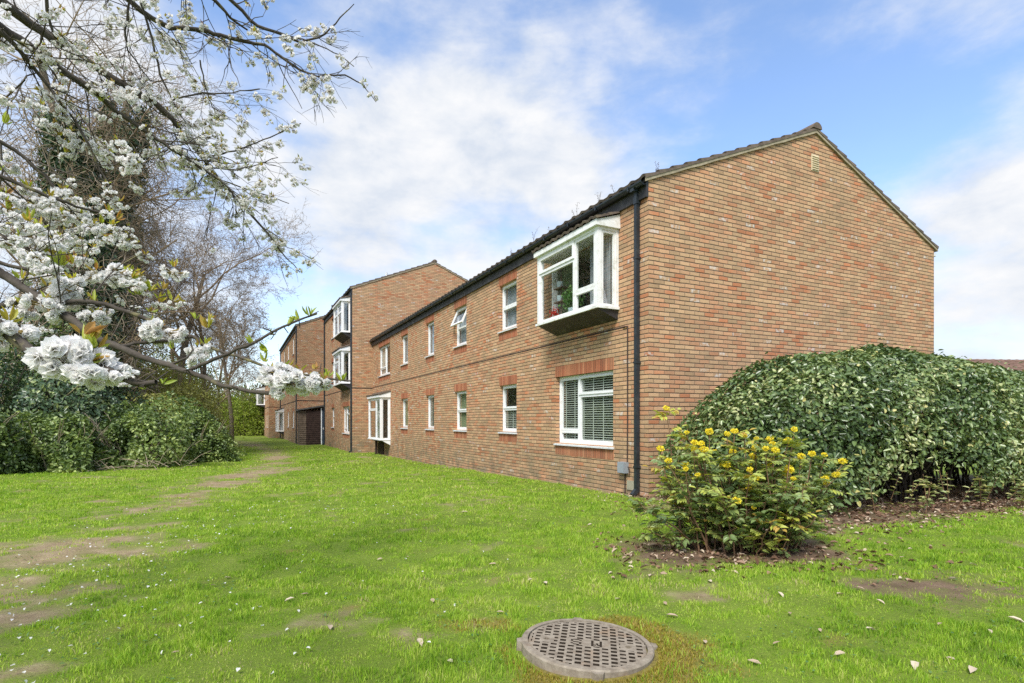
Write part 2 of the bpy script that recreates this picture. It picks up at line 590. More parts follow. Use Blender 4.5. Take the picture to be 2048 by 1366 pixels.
def path_d(x, y):
    best = np.full(np.shape(x), 9.0)
    for i in range(len(PATHP) - 1):
        a, b = PATHP[i], PATHP[i + 1]
        ab = b - a
        t = np.clip(((x - a[0]) * ab[0] + (y - a[1]) * ab[1]) / (ab @ ab), 0, 1)
        d = np.hypot(x - a[0] - t * ab[0], y - a[1] - t * ab[1]) / (PATHW[i] * (1 - t) + PATHW[i + 1] * t)
        best = np.minimum(best, d)
    return best


def hedge_local(x, y):
    a, b = w2loc(x, y)
    return (a - 5.15) / 5.1, (-b - 1.5) / 1.42


def bare(x, y):
    """0 = sward, 1 = bare soil"""
    x = np.asarray(x, float)
    y = np.asarray(y, float)
    n = 0.6 * fnoise(x, y, 1.3, 5) + 0.4 * fnoise(x + 7, y + 3, 4.5, 4)
    pd = path_d(x, y)
    v = 0.82 * np.exp(-(pd / 1.0) ** 2) + (n - 0.5) * 2.5 - 0.16
    # trodden strip that stays clearly bare
    v = np.maximum(v, 1.1 * np.exp(-(((x + 6.6) / 0.75) ** 2 + ((y - 14.5) / 2.6) ** 2)) + (n - 0.5) * 1.6)
    # under the mahonia and the hedge
    mh = np.exp(-(((x - 2.15) / 1.25) ** 4 + ((y - 5.5) / 0.62) ** 4))
    hx, hy = hedge_local(x, y)
    hd = np.exp(-(hx / 1.12) ** 8 - (hy / 1.28) ** 8)
    v = np.maximum(v, 1.05 * np.maximum(mh, hd) + (n - 0.5) * 1.9)
    # worn patches to the right
    wp = np.exp(-(((x - 3.5) / 1.1) ** 2 + ((y - 4.6) / 0.8) ** 2))
    v = np.maximum(v, 0.66 * wp + (n - 0.5) * 3.0)
    a, b = w2loc(x, y)
    strip = np.exp(-((a + 0.02) / 0.13) ** 2) * (b > -0.3) * (b < 20.6)
    v = np.maximum(v, 0.9 * strip + (n - 0.5) * 1.2)
    return np.clip(sstep(v, 0.05, 1.0), 0, 1)


def moss_w(x, y):
    dx, dy = x - MAN[0], y - MAN[1]
    r = np.hypot(dx, dy)
    n = fnoise(np.asarray(x) + 9, y, 3.0, 4)
    side = 0.68 + 0.42 * np.clip((0.7 * dx - 0.9 * dy) / (r + 1e-6), -1, 1)
    return np.clip(sstep(side * np.exp(-((r - 0.42) / 0.24) ** 2) + (n - 0.5) * 1.7, 0.3, 0.7), 0, 1)


def inside_blocks(x, y, m=0.0):
    a, b = w2loc(x, y)
    r = np.zeros(np.shape(x), bool)
    for fx, y0, y1 in BLOCKS:
        r |= (a > fx - m) & (a < fx + DEPTH + m) & (b > y0 - m) & (b < y1 + m)
    r |= (a > -1.6) & (a < 6) & (b > 29) & (b < 33)
    return r


# ------------------------------------------------------------------ ground
def build_ground():
    xs = np.concatenate([[-700, -300, -150, -80, -50], np.arange(-36, -10, 0.6), np.arange(-10, 8, 0.085), np.arange(8, 24, 0.6), [30, 50, 90, 200, 700]])
    ys = np.concatenate([[-60, -20, -6], np.arange(-2, 2, 0.4), np.arange(2.0, 9.0, 0.08), np.arange(9, 17, 0.14), np.arange(17, 62, 0.7), [75, 100, 150, 260, 500, 900]])
    X, Y = np.meshgrid(xs, ys)
    Z = gz(X, Y)
    V = np.stack([X, Y, Z], -1).reshape(-1, 3)
    nx, ny = len(xs), len(ys)
    i = np.arange(ny - 1)[:, None] * nx + np.arange(nx - 1)[None, :]
    F = np.stack([i, i + 1, i + nx + 1, i + nx], -1).reshape(-1, 4)
    m, nt = new_mat('lawn_soil')
    p = geopos(nt)
    b = nd(nt, 'ShaderNodeAttribute', attribute_name='rnd').outputs['Fac']
    ms = nd(nt, 'ShaderNodeAttribute', attribute_name='moss').outputs['Fac']
    dk = nd(nt, 'ShaderNodeAttribute', attribute_name='humus').outputs['Fac']
    n1 = noise(nt, p, 5.0, 6, 0.65)
    n2 = noise(nt, p, 45.0, 5, 0.7)
    green = ramp(nt, noise(nt, p, 1.7, 6, 0.7), [(0.3, (0.10, 0.15, 0.02)), (0.55, (0.16, 0.23, 0.028)), (0.75, (0.23, 0.29, 0.05))])
    green = mixc(nt, ramp(nt, n2, [(0.35, (0, 0, 0)), (0.7, (0.5, 0.5, 0.5))]), green, (0.10, 0.13, 0.025))
    soil = ramp(nt, n1, [(0.25, (0.19, 0.135, 0.075)), (0.55, (0.31, 0.24, 0.145)), (0.8, (0.42, 0.345, 0.225))])
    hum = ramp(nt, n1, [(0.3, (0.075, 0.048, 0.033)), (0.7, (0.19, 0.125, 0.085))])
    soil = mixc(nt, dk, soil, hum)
    soil = mixc(nt, ramp(nt, n2, [(0.45, (0, 0, 0)), (0.75, (0.6, 0.6, 0.6))]), soil, (0.12, 0.085, 0.055))
    bb = math_node(nt, 'ADD', b, math_node(nt, 'MULTIPLY', math_node(nt, 'SUBTRACT', math_node(nt, 'ADD', math_node(nt, 'MULTIPLY', n2, 0.6), math_node(nt, 'MULTIPLY', n1, 0.4)), 0.5), 1.7))
    f = ramp(nt, bb, [(0.12, (0, 0, 0)), (0.92, (1, 1, 1))])
    col = mixc(nt, f, green, soil)
    mcol = ramp(nt, n2, [(0.3, (0.12, 0.085, 0.04)), (0.55, (0.24, 0.19, 0.05)), (0.75, (0.30, 0.205, 0.125))])
    col = mixc(nt, math_node(nt, 'MULTIPLY', ms, 0.9), col, mcol)
    out(nt, princ(nt, col, 0.95, 0.15, n2, 0.02, 0.8).outputs[0])
    o = np_mesh('lawn', V, F, m, None, bare(V[:, 0], V[:, 1]), True)
    a = o.data.attributes.new('moss', 'FLOAT', 'POINT')
    a.data.foreach_set('value', moss_w(V[:, 0], V[:, 1]).astype(np.float32))
    x, y = V[:, 0], V[:, 1]
    hx, hy = hedge_local(x, y)
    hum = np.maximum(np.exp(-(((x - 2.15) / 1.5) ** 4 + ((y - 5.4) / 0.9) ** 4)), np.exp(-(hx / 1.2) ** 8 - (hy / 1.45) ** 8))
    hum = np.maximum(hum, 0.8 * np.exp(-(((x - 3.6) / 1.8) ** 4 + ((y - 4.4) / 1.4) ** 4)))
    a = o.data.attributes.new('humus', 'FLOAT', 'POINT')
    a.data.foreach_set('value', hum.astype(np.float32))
    tag(o, 'lawn with worn bare soil strips running beside the brick flats', 'lawn', kind='structure')


def blades(name, pts, h, w, mat, lab, cat, rnd, lean=0.55, kind='stuff', rng=RNG):
    n = len(pts)
    th = rng.random(n) * 2 * np.pi
    d = np.stack([np.cos(th), np.sin(th), np.zeros(n)], -1)
    th2 = rng.random(n) * 2 * np.pi
    ln = np.stack([np.cos(th2), np.sin(th2), np.zeros(n)], -1) * (lean * rng.random(n))[:, None]
    h = h[:, None]
    w = w[:, None]
    up = np.array([0, 0, 1.0])
    v = np.empty((n, 5, 3))
    v[:, 0] = pts - d * w * 0.5
    v[:, 1] = pts + d * w * 0.5
    mid = pts + up * h * 0.55 + ln * h * 0.35
    v[:, 2] = mid + d * w * 0.42
    v[:, 3] = mid - d * w * 0.42
    v[:, 4] = pts + up * h * (1 - 0.25 * np.linalg.norm(ln, axis=1, keepdims=True)) + ln * h
    b = np.arange(n)[:, None] * 5
    F = np.concatenate([b + np.array([[0, 1, 2]]), b + np.array([[0, 2, 3]]), b + np.array([[3, 2, 4]])], 0)
    o = np_mesh(name, v.reshape(-1, 3), F, mat, None, np.repeat(rnd, 5))
    return tag(o, lab, cat, kind=kind)


def build_grass():
    rng = np.random.default_rng(21)
    P, Hh, Ww, Rr = [], [], [], []
    for y0, y1, dens, h, w in ((2.3, 4.2, 9500, 0.025, 0.0040), (4.2, 6.5, 4600, 0.026, 0.006), (6.5, 10, 2000, 0.028, 0.009), (10, 16, 760, 0.030, 0.015), (16, 34, 150, 0.034, 0.032)):
        x0, x1 = -0.96 * y1 - 0.3, 0.96 * y1 + 0.3
        x1 = min(x1, 9.0)
        n = int((x1 - x0) * (y1 - y0) * dens)
        x = rng.uniform(x0, x1, n)
        y = rng.uniform(y0, y1, n)
        keep = (np.abs(x) < 0.96 * y + 0.3)
        b = bare(x, y)
        clump = fnoise(x + 17, y, 6.0, 3)
        keep &= rng.random(n) > np.clip(b * 1.10 + (0.55 - clump) * 1.9 * np.clip(b * 4, 0.40, 1), 0, 0.97)
        keep &= ~inside_blocks(x, y, 0.01)
        r = np.hypot(x - MAN[0], y - MAN[1])
        keep &= (r > 0.385) & (rng.random(n) > moss_w(x, y) * 0.75)
        x, y, b, clump = x[keep], y[keep], b[keep], clump[keep]
        n = len(x)
        tall = 0.45 * fnoise(x, y + 31, 2.2, 4) + 0.55 * fnoise(x + 9, y + 3, 7.5, 3)
        hh = h * (0.45 + 0.9 * rng.random(n)) * (0.42 + 1.45 * sstep(tall, 0.36, 0.66)) * (1 - 0.55 * b)
        P.append(np.stack([x, y, gz(x, y) - 0.004], -1))
        Hh.append(hh)
        Ww.append(w * (0.7 + 0.6 * rng.random(n)))
        hue = 0.5 * fnoise(x + 80, y, 0.6, 4) + 0.75 * fnoise(x - 50, y, 6.0, 3) - 0.10
        Rr.append(np.clip(hue + (rng.random(n) - 0.5) * 0.55 + 0.03 + 0.16 * b, 0, 1))
    blades('grass', np.concatenate(P), np.concatenate(Hh), np.concatenate(Ww), GRASS, 'short bright green lawn grass in front of the brick flats', 'grass', np.concatenate(Rr), 0.75, rng=rng)
    # moss cushions round the cover
    n = 26000
    th, r = rng.random(n) * 2 * np.pi, 0.375 + 0.62 * rng.random(n) ** 1.3
    x, y = MAN[0] + r * np.cos(th), MAN[1] + r * np.sin(th)
    k = rng.random(n) < moss_w(x, y)
    x, y = x[k], y[k]
    n = len(x)
    blades('moss', np.stack([x, y, gz(x, y) - 0.002], -1), 0.008 + 0.016 * rng.random(n), np.full(n, 0.005), MOSS, 'golden moss ringing the iron manhole cover', 'moss', rng.random(n), 0.8, rng=rng)
    # weeds: small broad leaves among the grass
    n = 2200
    y = rng.uniform(2.5, 7.0, n)
    x = rng.uniform(-0.95, 0.95, n) * y
    k = (fnoise(x + 5, y + 3, 1.7, 3) > 0.56) & (np.hypot(x - MAN[0], y - MAN[1]) > 0.42) & ~inside_blocks(x, y, 0.05)
    x, y = x[k], y[k]
    n = len(x)
    C = np.stack([x, y, gz(x, y) + 0.012 + 0.012 * rng.random(n)], -1)
    T = rand_dir(n, rng) * np.array([1, 1, 0.25])
    N = unit(rand_dir(n, rng) * 0.35 + np.array([0, 0, 1]))
    o = leaves('clover', C, T, N, 0.016 + 0.014 * rng.random(n), 0.014, mat_leaf('clover_leaf', [(0, (0.06, 0.14, 0.03)), (1, (0.15, 0.26, 0.08))], 0.5, 0.4, 0.3), rng=rng)
    tag(o, 'low clover and plantain leaves scattered through the lawn', 'weeds', kind='stuff')


def build_litter():
    rng = np.random.default_rng(31)
    # litter under mahonia and hedge
    n = 11000
    x = rng.uniform(0.8, 10.0, n)
    y = rng.uniform(4.3, 10.0, n)
    hx, hy = hedge_local(x, y)
    w = np.maximum(0.9 * np.exp(-(((x - 2.2) / 1.25) ** 4 + ((y - 5.35) / 0.75) ** 4)), np.exp(-(hx / 1.15) ** 8 - (hy / 1.42) ** 8))
    w = np.maximum(w, 0.10 * np.exp(-(((x - 3.2) / 2.0) ** 2 + ((y - 4.8) / 1.0) ** 2)))
    k = (rng.random(n) < w) & ~inside_blocks(x, y, 0.02)
    x, y = x[k], y[k]
    n = len(x)
    C = np.stack([x, y, gz(x, y) + 0.006 + 0.012 * rng.random(n)], -1)
    T = rand_dir(n, rng) * np.array([1, 1, 0.3])
    N = unit(rand_dir(n, rng) * 0.5 + np.array([0, 0, 1]))
    o = leaves('leaf_litter', C, T, N, 0.035 + 0.05 * rng.random(n), 0.022 + 0.022 * rng.random(n), DEADLEAF, None, rng.random(n) ** 1.7, 0.25, 0.3, rng)
    tag(o, 'dead brown leaf litter under the two shrubs beside the gable', 'leaf litter', kind='stuff')
    # fallen petals
    n = 900
    y = 2.6 + 6.5 * rng.random(n) ** 1.3
    x = rng.uniform(-0.93, 0.05, n) * y
    k = rng.random(n) < np.exp(-((x + 3.4) / 1.5) ** 2) * 0.75 + 0.025
    x, y = x[k], y[k]
    n = len(x)
    C = np.stack([x, y, gz(x, y) + 0.018 + 0.014 * rng.random(n)], -1)
    T = rand_dir(n, rng) * np.array([1, 1, 0.3])
    N = unit(rand_dir(n, rng) * 0.4 + np.array([0, 0, 1]))
    o = leaves('fallen_petals', C, T, N, 0.013 + 0.014 * rng.random(n), 0.014 + 0.008 * rng.random(n), PETAL, None, 0.3 + 0.6 * rng.random(n), 0.2, 0.2, rng)
    tag(o, 'white petals fallen from the cherry tree onto the worn lawn', 'petals', kind='stuff')
    # single pale leaves lying on the lawn (read off the photograph, ground points)
    spots = [(350, 1312), (610, 1190), (425, 1170), (455, 1155), (580, 1200), (815, 1115), (865, 1205), (760, 1120), (1060, 1165), (1090, 1170), (940, 1085), (985, 1130),
             (1000, 1230), (1235, 1200), (1560, 1190), (1580, 1230), (1720, 1178), (1680, 1190), (1760, 1205), (1740, 1258), (1555, 1290), (1508, 1330), (1680, 1310),
             (1900, 1322), (1945, 1130), (1860, 1090), (1805, 1115), (2005, 1165), (1980, 1265), (2030, 1240), (1880, 1252), (1640, 1262), (1790, 1150), (1705, 1130),
             (1420, 1165), (1360, 1140), (1140, 1100), (1050, 1040), (1180, 1050), (930, 1025), (720, 1040), (1305, 1090), (660, 1260), (840, 1290), (900, 1330),
             (1330, 1212), (1345, 1240), (1410, 1290), (1945, 1345), (1830, 1330)]
    metas = []
    for v in range(5):
        r2 = np.random.default_rng(100 + v)
        V, F = leaf_arrays(np.array([[-0.04, 0, 0.004]]), np.array([[1.0, 0, 0.08]]), np.array([[0, 0.1, 1.0]]), 0.07 + 0.008 * v, 0.028 + 0.004 * v, 0.12, 0.08 + 0.05 * v)
        me_o = np_mesh('fallen_leaf', V, F, DEADLEAF, None, np.full(6, 0.62 + 0.09 * v))
        me_o.data.attributes['rnd'].data.foreach_set('value', np.full(6, 0.62 + 0.09 * v, dtype=np.float32))
        metas.append(me_o)
    for i, (px, py) in enumerate(spots):
        Y = CAM_H * FOC / (py - HYP)
        X = (px - CXP) / FOC * Y
        o = metas[i] if i < 5 else metas[i % 5].copy()
        if i >= 5:
            COL.objects.link(o)
        o.location = (X, Y, float(gz(X, Y)) + 0.016)
        o.rotation_euler = (random.uniform(-.15, .15), random.uniform(-.15, .15), random.uniform(0, 6.28))
        s = random.uniform(0.55, 0.95)
        o.scale = (s, s, s)
        tag(o, 'single pale curled dead leaf lying on the open lawn grass', 'leaf', 'pale dead leaves scattered over the lawn')


# ------------------------------------------------------------------ manhole
def build_manhole():
    root = empty('manhole_cover', (MAN[0], MAN[1] + 0.02, 0.050))
    root.rotation_euler = (R(-0.3), R(2.6), R(-9))
    root.scale = (0.955, 0.955, 0.955)
    tag(root, 'round cast iron manhole cover lettered S W set in the lawn', 'manhole cover')
    m, nt = new_mat('weathered_iron')
    p = geopos(nt)
    n = noise(nt, p, 22, 6, 0.7)
    col = ramp(nt, n, [(0.3, (0.15, 0.12, 0.088)), (0.6, (0.275, 0.235, 0.18)), (0.8, (0.38, 0.335, 0.27))])
    f = ramp(nt, noise(nt, p, 7, 4), [(0.55, (0, 0, 0)), (0.7, (0.7, 0.7, 0.7))])
    col = mixc(nt, f, col, (0.24, 0.155, 0.09))
    out(nt, princ(nt, col, 0.75, 0.35, n, 0.004, 0.6).outputs[0])
    dirt = mat_plain('dirt_and_shade', (0.035, 0.027, 0.02), 0.95, 0.1, 0.4, 30)  # dirt plus painted shade: darkens pocket floors, pocket walls and sunk letters
    # frame ring with four lugs
    fr = MB()
    N = 72
    for i in range(N):
        a0, a1 = i / N * 2 * math.pi, (i + 1) / N * 2 * math.pi
        def ring(r, z, a): return (r * math.cos(a), r * math.sin(a), z)
        prof = [(0.338, -0.01), (0.338, 0.006), (0.366, 0.006), (0.374, -0.002), (0.376, -0.075)]
        for (r0, z0), (r1, z1) in zip(prof[:-1], prof[1:]):
            fr.face([ring(r0, z0, a0), ring(r1, z1, a0), ring(r1, z1, a1), ring(r0, z0, a1)])
    for k in range(4):
        a = math.radians(100 + 90 * k)
        c, s = math.cos(a), math.sin(a)
        pts = []
        for (r, t) in ((0.372, -0.035), (0.372, 0.035), (0.40, 0.022), (0.40, -0.022)):
            pts.append((r * c - t * s, r * s + t * c))
        fr.face([(x, y, 0.002) for x, y in reversed(pts)])
        for j in range(4):
            (xa, ya), (xb, yb) = pts[j], pts[(j + 1) % 4]
            fr.face([(xa, ya, 0.002), (xb, yb, 0.002), (xb, yb, -0.07), (xa, ya, -0.07)])
    fr.build('frame', m, root)
    # lid: block height field with staggered pockets, keyholes and sunk letters
    cs = 0.0068
    Nn = 99
    half = Nn * cs / 2
    S = ["01110", "10001", "10000", "01110", "00001", "10001", "01110"]
    W = ["10001", "10001", "10001", "10101", "10101", "11011", "10001"]
    Hm = np.zeros((Nn, Nn))
    mask = np.zeros((Nn, Nn), bool)
    for i in range(Nn):
        for j in range(Nn):
            x, y = -half + (i + .5) * cs, -half + (j + .5) * cs
            r = math.hypot(x, y)
            mask[i, j] = r < 0.332
            if r < 0.318:
                cx_ = math.floor((x + 0.34) / 0.0476)
                fx_ = (x + 0.34) / 0.0476 - cx_
                off = 0.5 * (cx_ % 2)
                fy_ = ((y + 0.34) / 0.0476 + off) % 1.0
                if fx_ < 0.58 and fy_ < 0.50:
                    Hm[i, j] = -0.011
    def plate(x0, x1, y0, y1):
        for i in range(Nn):
            for j in range(Nn):
                x, y = -half + (i + .5) * cs, -half + (j + .5) * cs
                if x0 < x < x1 and y0 < y < y1:
                    Hm[i, j] = 0.0
    plate(-0.12, 0.12, -0.045, 0.045)
    plate(-0.27, -0.19, -0.05, 0.05)
    plate(0.19, 0.27, -0.05, 0.05)
    for txt, x0 in ((S, -0.088), (W, 0.030)):
        for rI, row in enumerate(txt):
            for cI, ch in enumerate(row):
                if ch == '1':
                    for da in range(2):
                        i = int((x0 + cI * 0.0115 + da * cs * 0.9 + half) / cs)
                        j = int((0.036 - rI * 0.0115 + half) / cs)
                        Hm[i, j] = -0.008
                        Hm[i, j - 1] = -0.008
    for kx in (-0.23, 0.23):
        for i in range(Nn):
            for j in range(Nn):
                x, y = -half + (i + .5) * cs, -half + (j + .5) * cs
                if math.hypot(x - kx, y) < 0.017:
                    Hm[i, j] = -0.03
    top, low = MB(), MB()
    for i in range(Nn):
        for j in range(Nn):
            if not mask[i, j]:
                continue
            x0, y0 = -half + i * cs, -half + j * cs
            x1, y1, z = x0 + cs, y0 + cs, Hm[i, j]
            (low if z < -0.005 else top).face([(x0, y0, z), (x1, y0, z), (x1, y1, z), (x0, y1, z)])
            for di, dj, e in ((1, 0, ((x1, y0), (x1, y1))), (-1, 0, ((x0, y1), (x0, y0))), (0, 1, ((x1, y1), (x0, y1))), (0, -1, ((x0, y0), (x1, y0)))):
                a, b = i + di, j + dj
                z2 = Hm[a, b] if 0 <= a < Nn and 0 <= b < Nn and mask[a, b] else -0.02
                if z2 < z:
                    (pa, pb) = e
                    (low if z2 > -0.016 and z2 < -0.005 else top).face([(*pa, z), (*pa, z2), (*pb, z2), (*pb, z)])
    lid = top.build('lid', m, root)
    low.build('dirt_and_shade_faces', dirt, lid)


# ------------------------------------------------------------------ the brick blocks
def wall_panel(mb, x, y0, y1, z0, z1, holes, reveal=0.12, uoff=0.0):
    """front wall at local x, facing -x, with rectangular openings (ya, yb, za, zb)"""
    ys = sorted({y0, y1, *[h[0] for h in holes], *[h[1] for h in holes]})
    zs = sorted({z0, z1, *[h[2] for h in holes], *[h[3] for h in holes]})
    for ya, yb in zip(ys[:-1], ys[1:]):
        for za, zb in zip(zs[:-1], zs[1:]):
            cy, cz = (ya + yb) / 2, (za + zb) / 2
            if any(h[0] < cy < h[1] and h[2] < cz < h[3] for h in holes):
                continue
            pts = [(x, yb, za), (x, ya, za), (x, ya, zb), (x, yb, zb)]
            mb.face(pts, [(p[1] + uoff, p[2]) for p in pts])
    for ya, yb, za, zb in holes:
        for pts in ([(x, ya, za), (x + reveal, ya, za), (x + reveal, ya, zb), (x, ya, zb)],
                    [(x, yb, zb), (x + reveal, yb, zb), (x + reveal, yb, za), (x, yb, za)],
                    [(x, ya, zb), (x + reveal, ya, zb), (x + reveal, yb, zb), (x, yb, zb)],
                    [(x, yb, za), (x + reveal, yb, za), (x + reveal, ya, za), (x, ya, za)]):
            mb.face(pts, [(p[1] + p[0], p[2]) for p in pts])


def pane_frame(mb, gl, x, y0, y1, z0, z1, t=0.055, d=0.06, proud=0.0):
    """a rectangular frame facing -x; returns nothing, adds glass"""
    xa, xb = x - proud, x + d
    mb.box(xa, xb, y0, y1, z0, z0 + t)
    mb.box(xa, xb, y0, y1, z1 - t, z1)
    mb.box(xa, xb, y0, y0 + t, z0 + t, z1 - t)
    mb.box(xa, xb, y1 - t, y1, z0 + t, z1 - t)
    gx = x + d * 0.5
    gl.face([(gx, y1 - t, z0 + t), (gx, y0 + t, z0 + t), (gx, y0 + t, z1 - t), (gx, y1 - t, z1 - t)])


def curtain_mesh(x, y0, y1, z0, z1, amp=0.02, wl=0.09):
    mb = MB()
    n = max(6, int((y1 - y0) / wl * 8))
    for i in range(n):
        a, b = y0 + (y1 - y0) * i / n, y0 + (y1 - y0) * (i + 1) / n
        xa, xb = x + amp * math.sin(a / wl * 6.283), x + amp * math.sin(b / wl * 6.283)
        mb.face([(xb, b, z0), (xa, a, z0), (xa, a, z1), (xb, b, z1)])
    return mb


def blind_mesh(x, y0, y1, z0, z1, pitch=0.045):
    mb = MB()
    z = z1 - 0.02
    mb.box(x - 0.02, x + 0.02, y0, y1, z1 - 0.03, z1)
    z -= 0.03
    while z > z0 + 0.02:
        mb.face([(x - 0.019, y1, z - 0.007), (x - 0.019, y0, z - 0.007), (x + 0.019, y0, z + 0.004), (x + 0.019, y1, z + 0.004)])
        mb.box(x - 0.0215, x - 0.0195, y0, y1, z - 0.014, z + 0.001)
        z -= pitch
    nc = max(2, int((y1 - y0) / 0.3))
    for i in range(nc):
        yc = y0 + (y1 - y0) * (i + 0.5) / nc
        mb.box(x - 0.026, x - 0.022, yc - 0.012, yc + 0.012, z0 + 0.01, z1 - 0.03)
    return mb


def window(parent, x, y0, y1, z0, z1, panes, sill=True, inner=None, lintel=True, rec=0.09, room=True, open_pane=None, proud=(), label=None, apron=True):
    """window part of a building > frame, pane, sill, brick_lintel, curtain or venetian_blind"""
    fr, gl = MB(), MB()
    xf = x + rec
    t = 0.035
    fr.box(xf, xf + 0.07, y0, y1, z0, z0 + t)
    fr.box(xf, xf + 0.07, y0, y1, z1 - t, z1)
    fr.box(xf, xf + 0.07, y0, y0 + t, z0 + t, z1 - t)
    fr.box(xf, xf + 0.07, y1 - t, y1, z0 + t, z1 - t)
    op = None
    for i, (a, b, c, d) in enumerate(panes):
        ya, yb = y0 + t + a * (y1 - y0 - 2 * t), y0 + t + b * (y1 - y0 - 2 * t)
        za, zb = z0 + t + c * (z1 - z0 - 2 * t), z0 + t + d * (z1 - z0 - 2 * t)
        if i == open_pane:
            op = (ya, yb, za, zb)
            continue
        pane_frame(fr, gl, xf + 0.006, ya + 0.001, yb - 0.001, za + 0.001, zb - 0.001, 0.048, 0.05, 0.018 if i in proud else 0.0)
        if i in proud and zb > z1 - 0.1:
            fr.box(xf - 0.024, xf - 0.013, ya + 0.12, yb - 0.12, zb - 0.042, zb - 0.020)
    f = fr.build('window', M['upvc'], parent)
    if label:
        f['label'] = label
    gl.build('pane', M['glass'], f)
    if op:
        ya, yb, za, zb = op
        s, g = MB(), MB()
        hgt = zb - za
        pane_frame(s, g, 0.0, -(yb - ya) / 2, (yb - ya) / 2, -hgt, 0.0, 0.05, 0.045)
        so = s.build('open_sash', M['upvc'], f)
        so.location = (xf - 0.012, (ya + yb) / 2, zb - 0.005)
        so.rotation_euler = (0, R(24), 0)
        for v in g.v:
            pass
        # glass of the open sash shares its swing
        c, sn = math.cos(R(24)), math.sin(R(24))
        g.v = [(c * p[0] + sn * p[2] + xf - 0.012, p[1] + (ya + yb) / 2, -sn * p[0] + c * p[2] + zb - 0.005) for p in g.v]
        g.build('pane', M['glass'], f)
    if sill:
        sb = MB()
        sb.prism([(x - 0.045, z0 - 0.05), (x - 0.045, z0 - 0.022), (xf - 0.002, z0 - 0.004), (xf - 0.002, z0 - 0.05)], 'y', y0 - 0.03, y1 + 0.03)
        sb.build('sill', M['sill'], f)
    if lintel:
        for nm, za, zb in (('brick_lintel', z1 + 0.002, z1 + 0.222), ('brick_apron', z0 - 0.245, z0 - 0.052)):
            lb = MB()
            lb.box(x - 0.003, x + 0.0, y0 - 0.02, y1 + 0.02, za, zb, 'y')
            lb.build(nm, M['red_brick'], f)
    xi = xf + 0.085
    if inner == 'blind':
        blind_mesh(xi, y0 + 0.01, y1 - 0.01, z0 + 0.01, z1 - 0.01).build('venetian_blind', M['blind'], f)
    elif inner == 'half_blind':
        blind_mesh(xi, y0 + 0.01, y1 - 0.01, z0 + 0.01, (z0 + z1) / 2).build('venetian_blind', M['blind'], f)
    elif inner == 'net':
        curtain_mesh(xi, y0, y1, z0, z1, 0.015, 0.07).build('curtain', M['dark_curtain'], f)
    elif inner == 'reflection_sheet':
        curtain_mesh(xi + 0.02, y0, y1, z0, z1, 0.012, 0.06).build('curtain', M['net'], f)  # added sheet, coloured like the sky reflection in the upper panes
    elif inner == 'curtain':
        curtain_mesh(xi, y1 - (y1 - y0) * 0.35, y1, z0, z1).build('curtain', M['curtain'], f)
    elif inner == 'curtain_right':
        curtain_mesh(xi, y0, y0 + (y1 - y0) * 0.4, z0, z1).build('curtain', M['curtain'], f)
    if room:
        rb = MB()
        a, b, c, d = y0 - 0.25, y1 + 0.25, z0 - 0.5, z1 + 0.15
        x0, x1 = xf + 0.075, xf + 1.6
        rb.face([(x1, b, c), (x1, a, c), (x1, a, d), (x1, b, d)])
        rb.face([(x0, a, c), (x0, a, d), (x1, a, d), (x1, a, c)])
        rb.face([(x0, b, c), (x1, b, c), (x1, b, d), (x0, b, d)])
        rb.face([(x0, a, d), (x0, b, d), (x1, b, d), (x1, a, d)])
        rb.face([(x0, a, c), (x1, a, c), (x1, b, c), (x0, b, c)])
        rb.build('room_lining', M['room'], f)
    return f


def tile_sheet(mb, p_of, y0, y1, length, courses, period=0.3, amp=0.022, step=0.022, thick=0.02):
    """wavy stepped tiles; p_of(d, y, h): point d up the slope at y, lifted h"""
    ny = max(4, int((y1 - y0) / period * 8))
    ys = [y0 + (y1 - y0) * i / ny for i in range(ny + 1)]
    def wv(y):
        c = math.cos(y / period * 2 * math.pi)
        return amp * (max(c, -0.2) + 0.2)
    rows = []
    for k in range(courses):
        d0, d1 = length * k / courses, length * (k + 1) / courses
        rows.append((d0, step + thick))
        rows.append((d1, thick * 0.4))
    grid = [[p_of(d, y, h + wv(y)) for y in ys] for d, h in rows]
    base = [p_of(0, y, wv(y) - 0.004) for y in ys]
    grid = [base] + grid
    for a, b in zip(grid[:-1], grid[1:]):
        for i in range(ny):
            mb.face([a[i + 1], a[i], b[i], b[i + 1]])
    for i in (0, ny):                                   # edge of the sheet seen at the verge
        for k in range(1, len(grid) - 1, 2):
            lo0, lo1 = p_of(rows[k - 1][0], ys[i], -0.01), p_of(rows[k][0], ys[i], -0.01)
            q = [lo0, lo1, grid[k + 1][i], grid[k][i]]
            mb.face(q if i == ny else q[::-1])


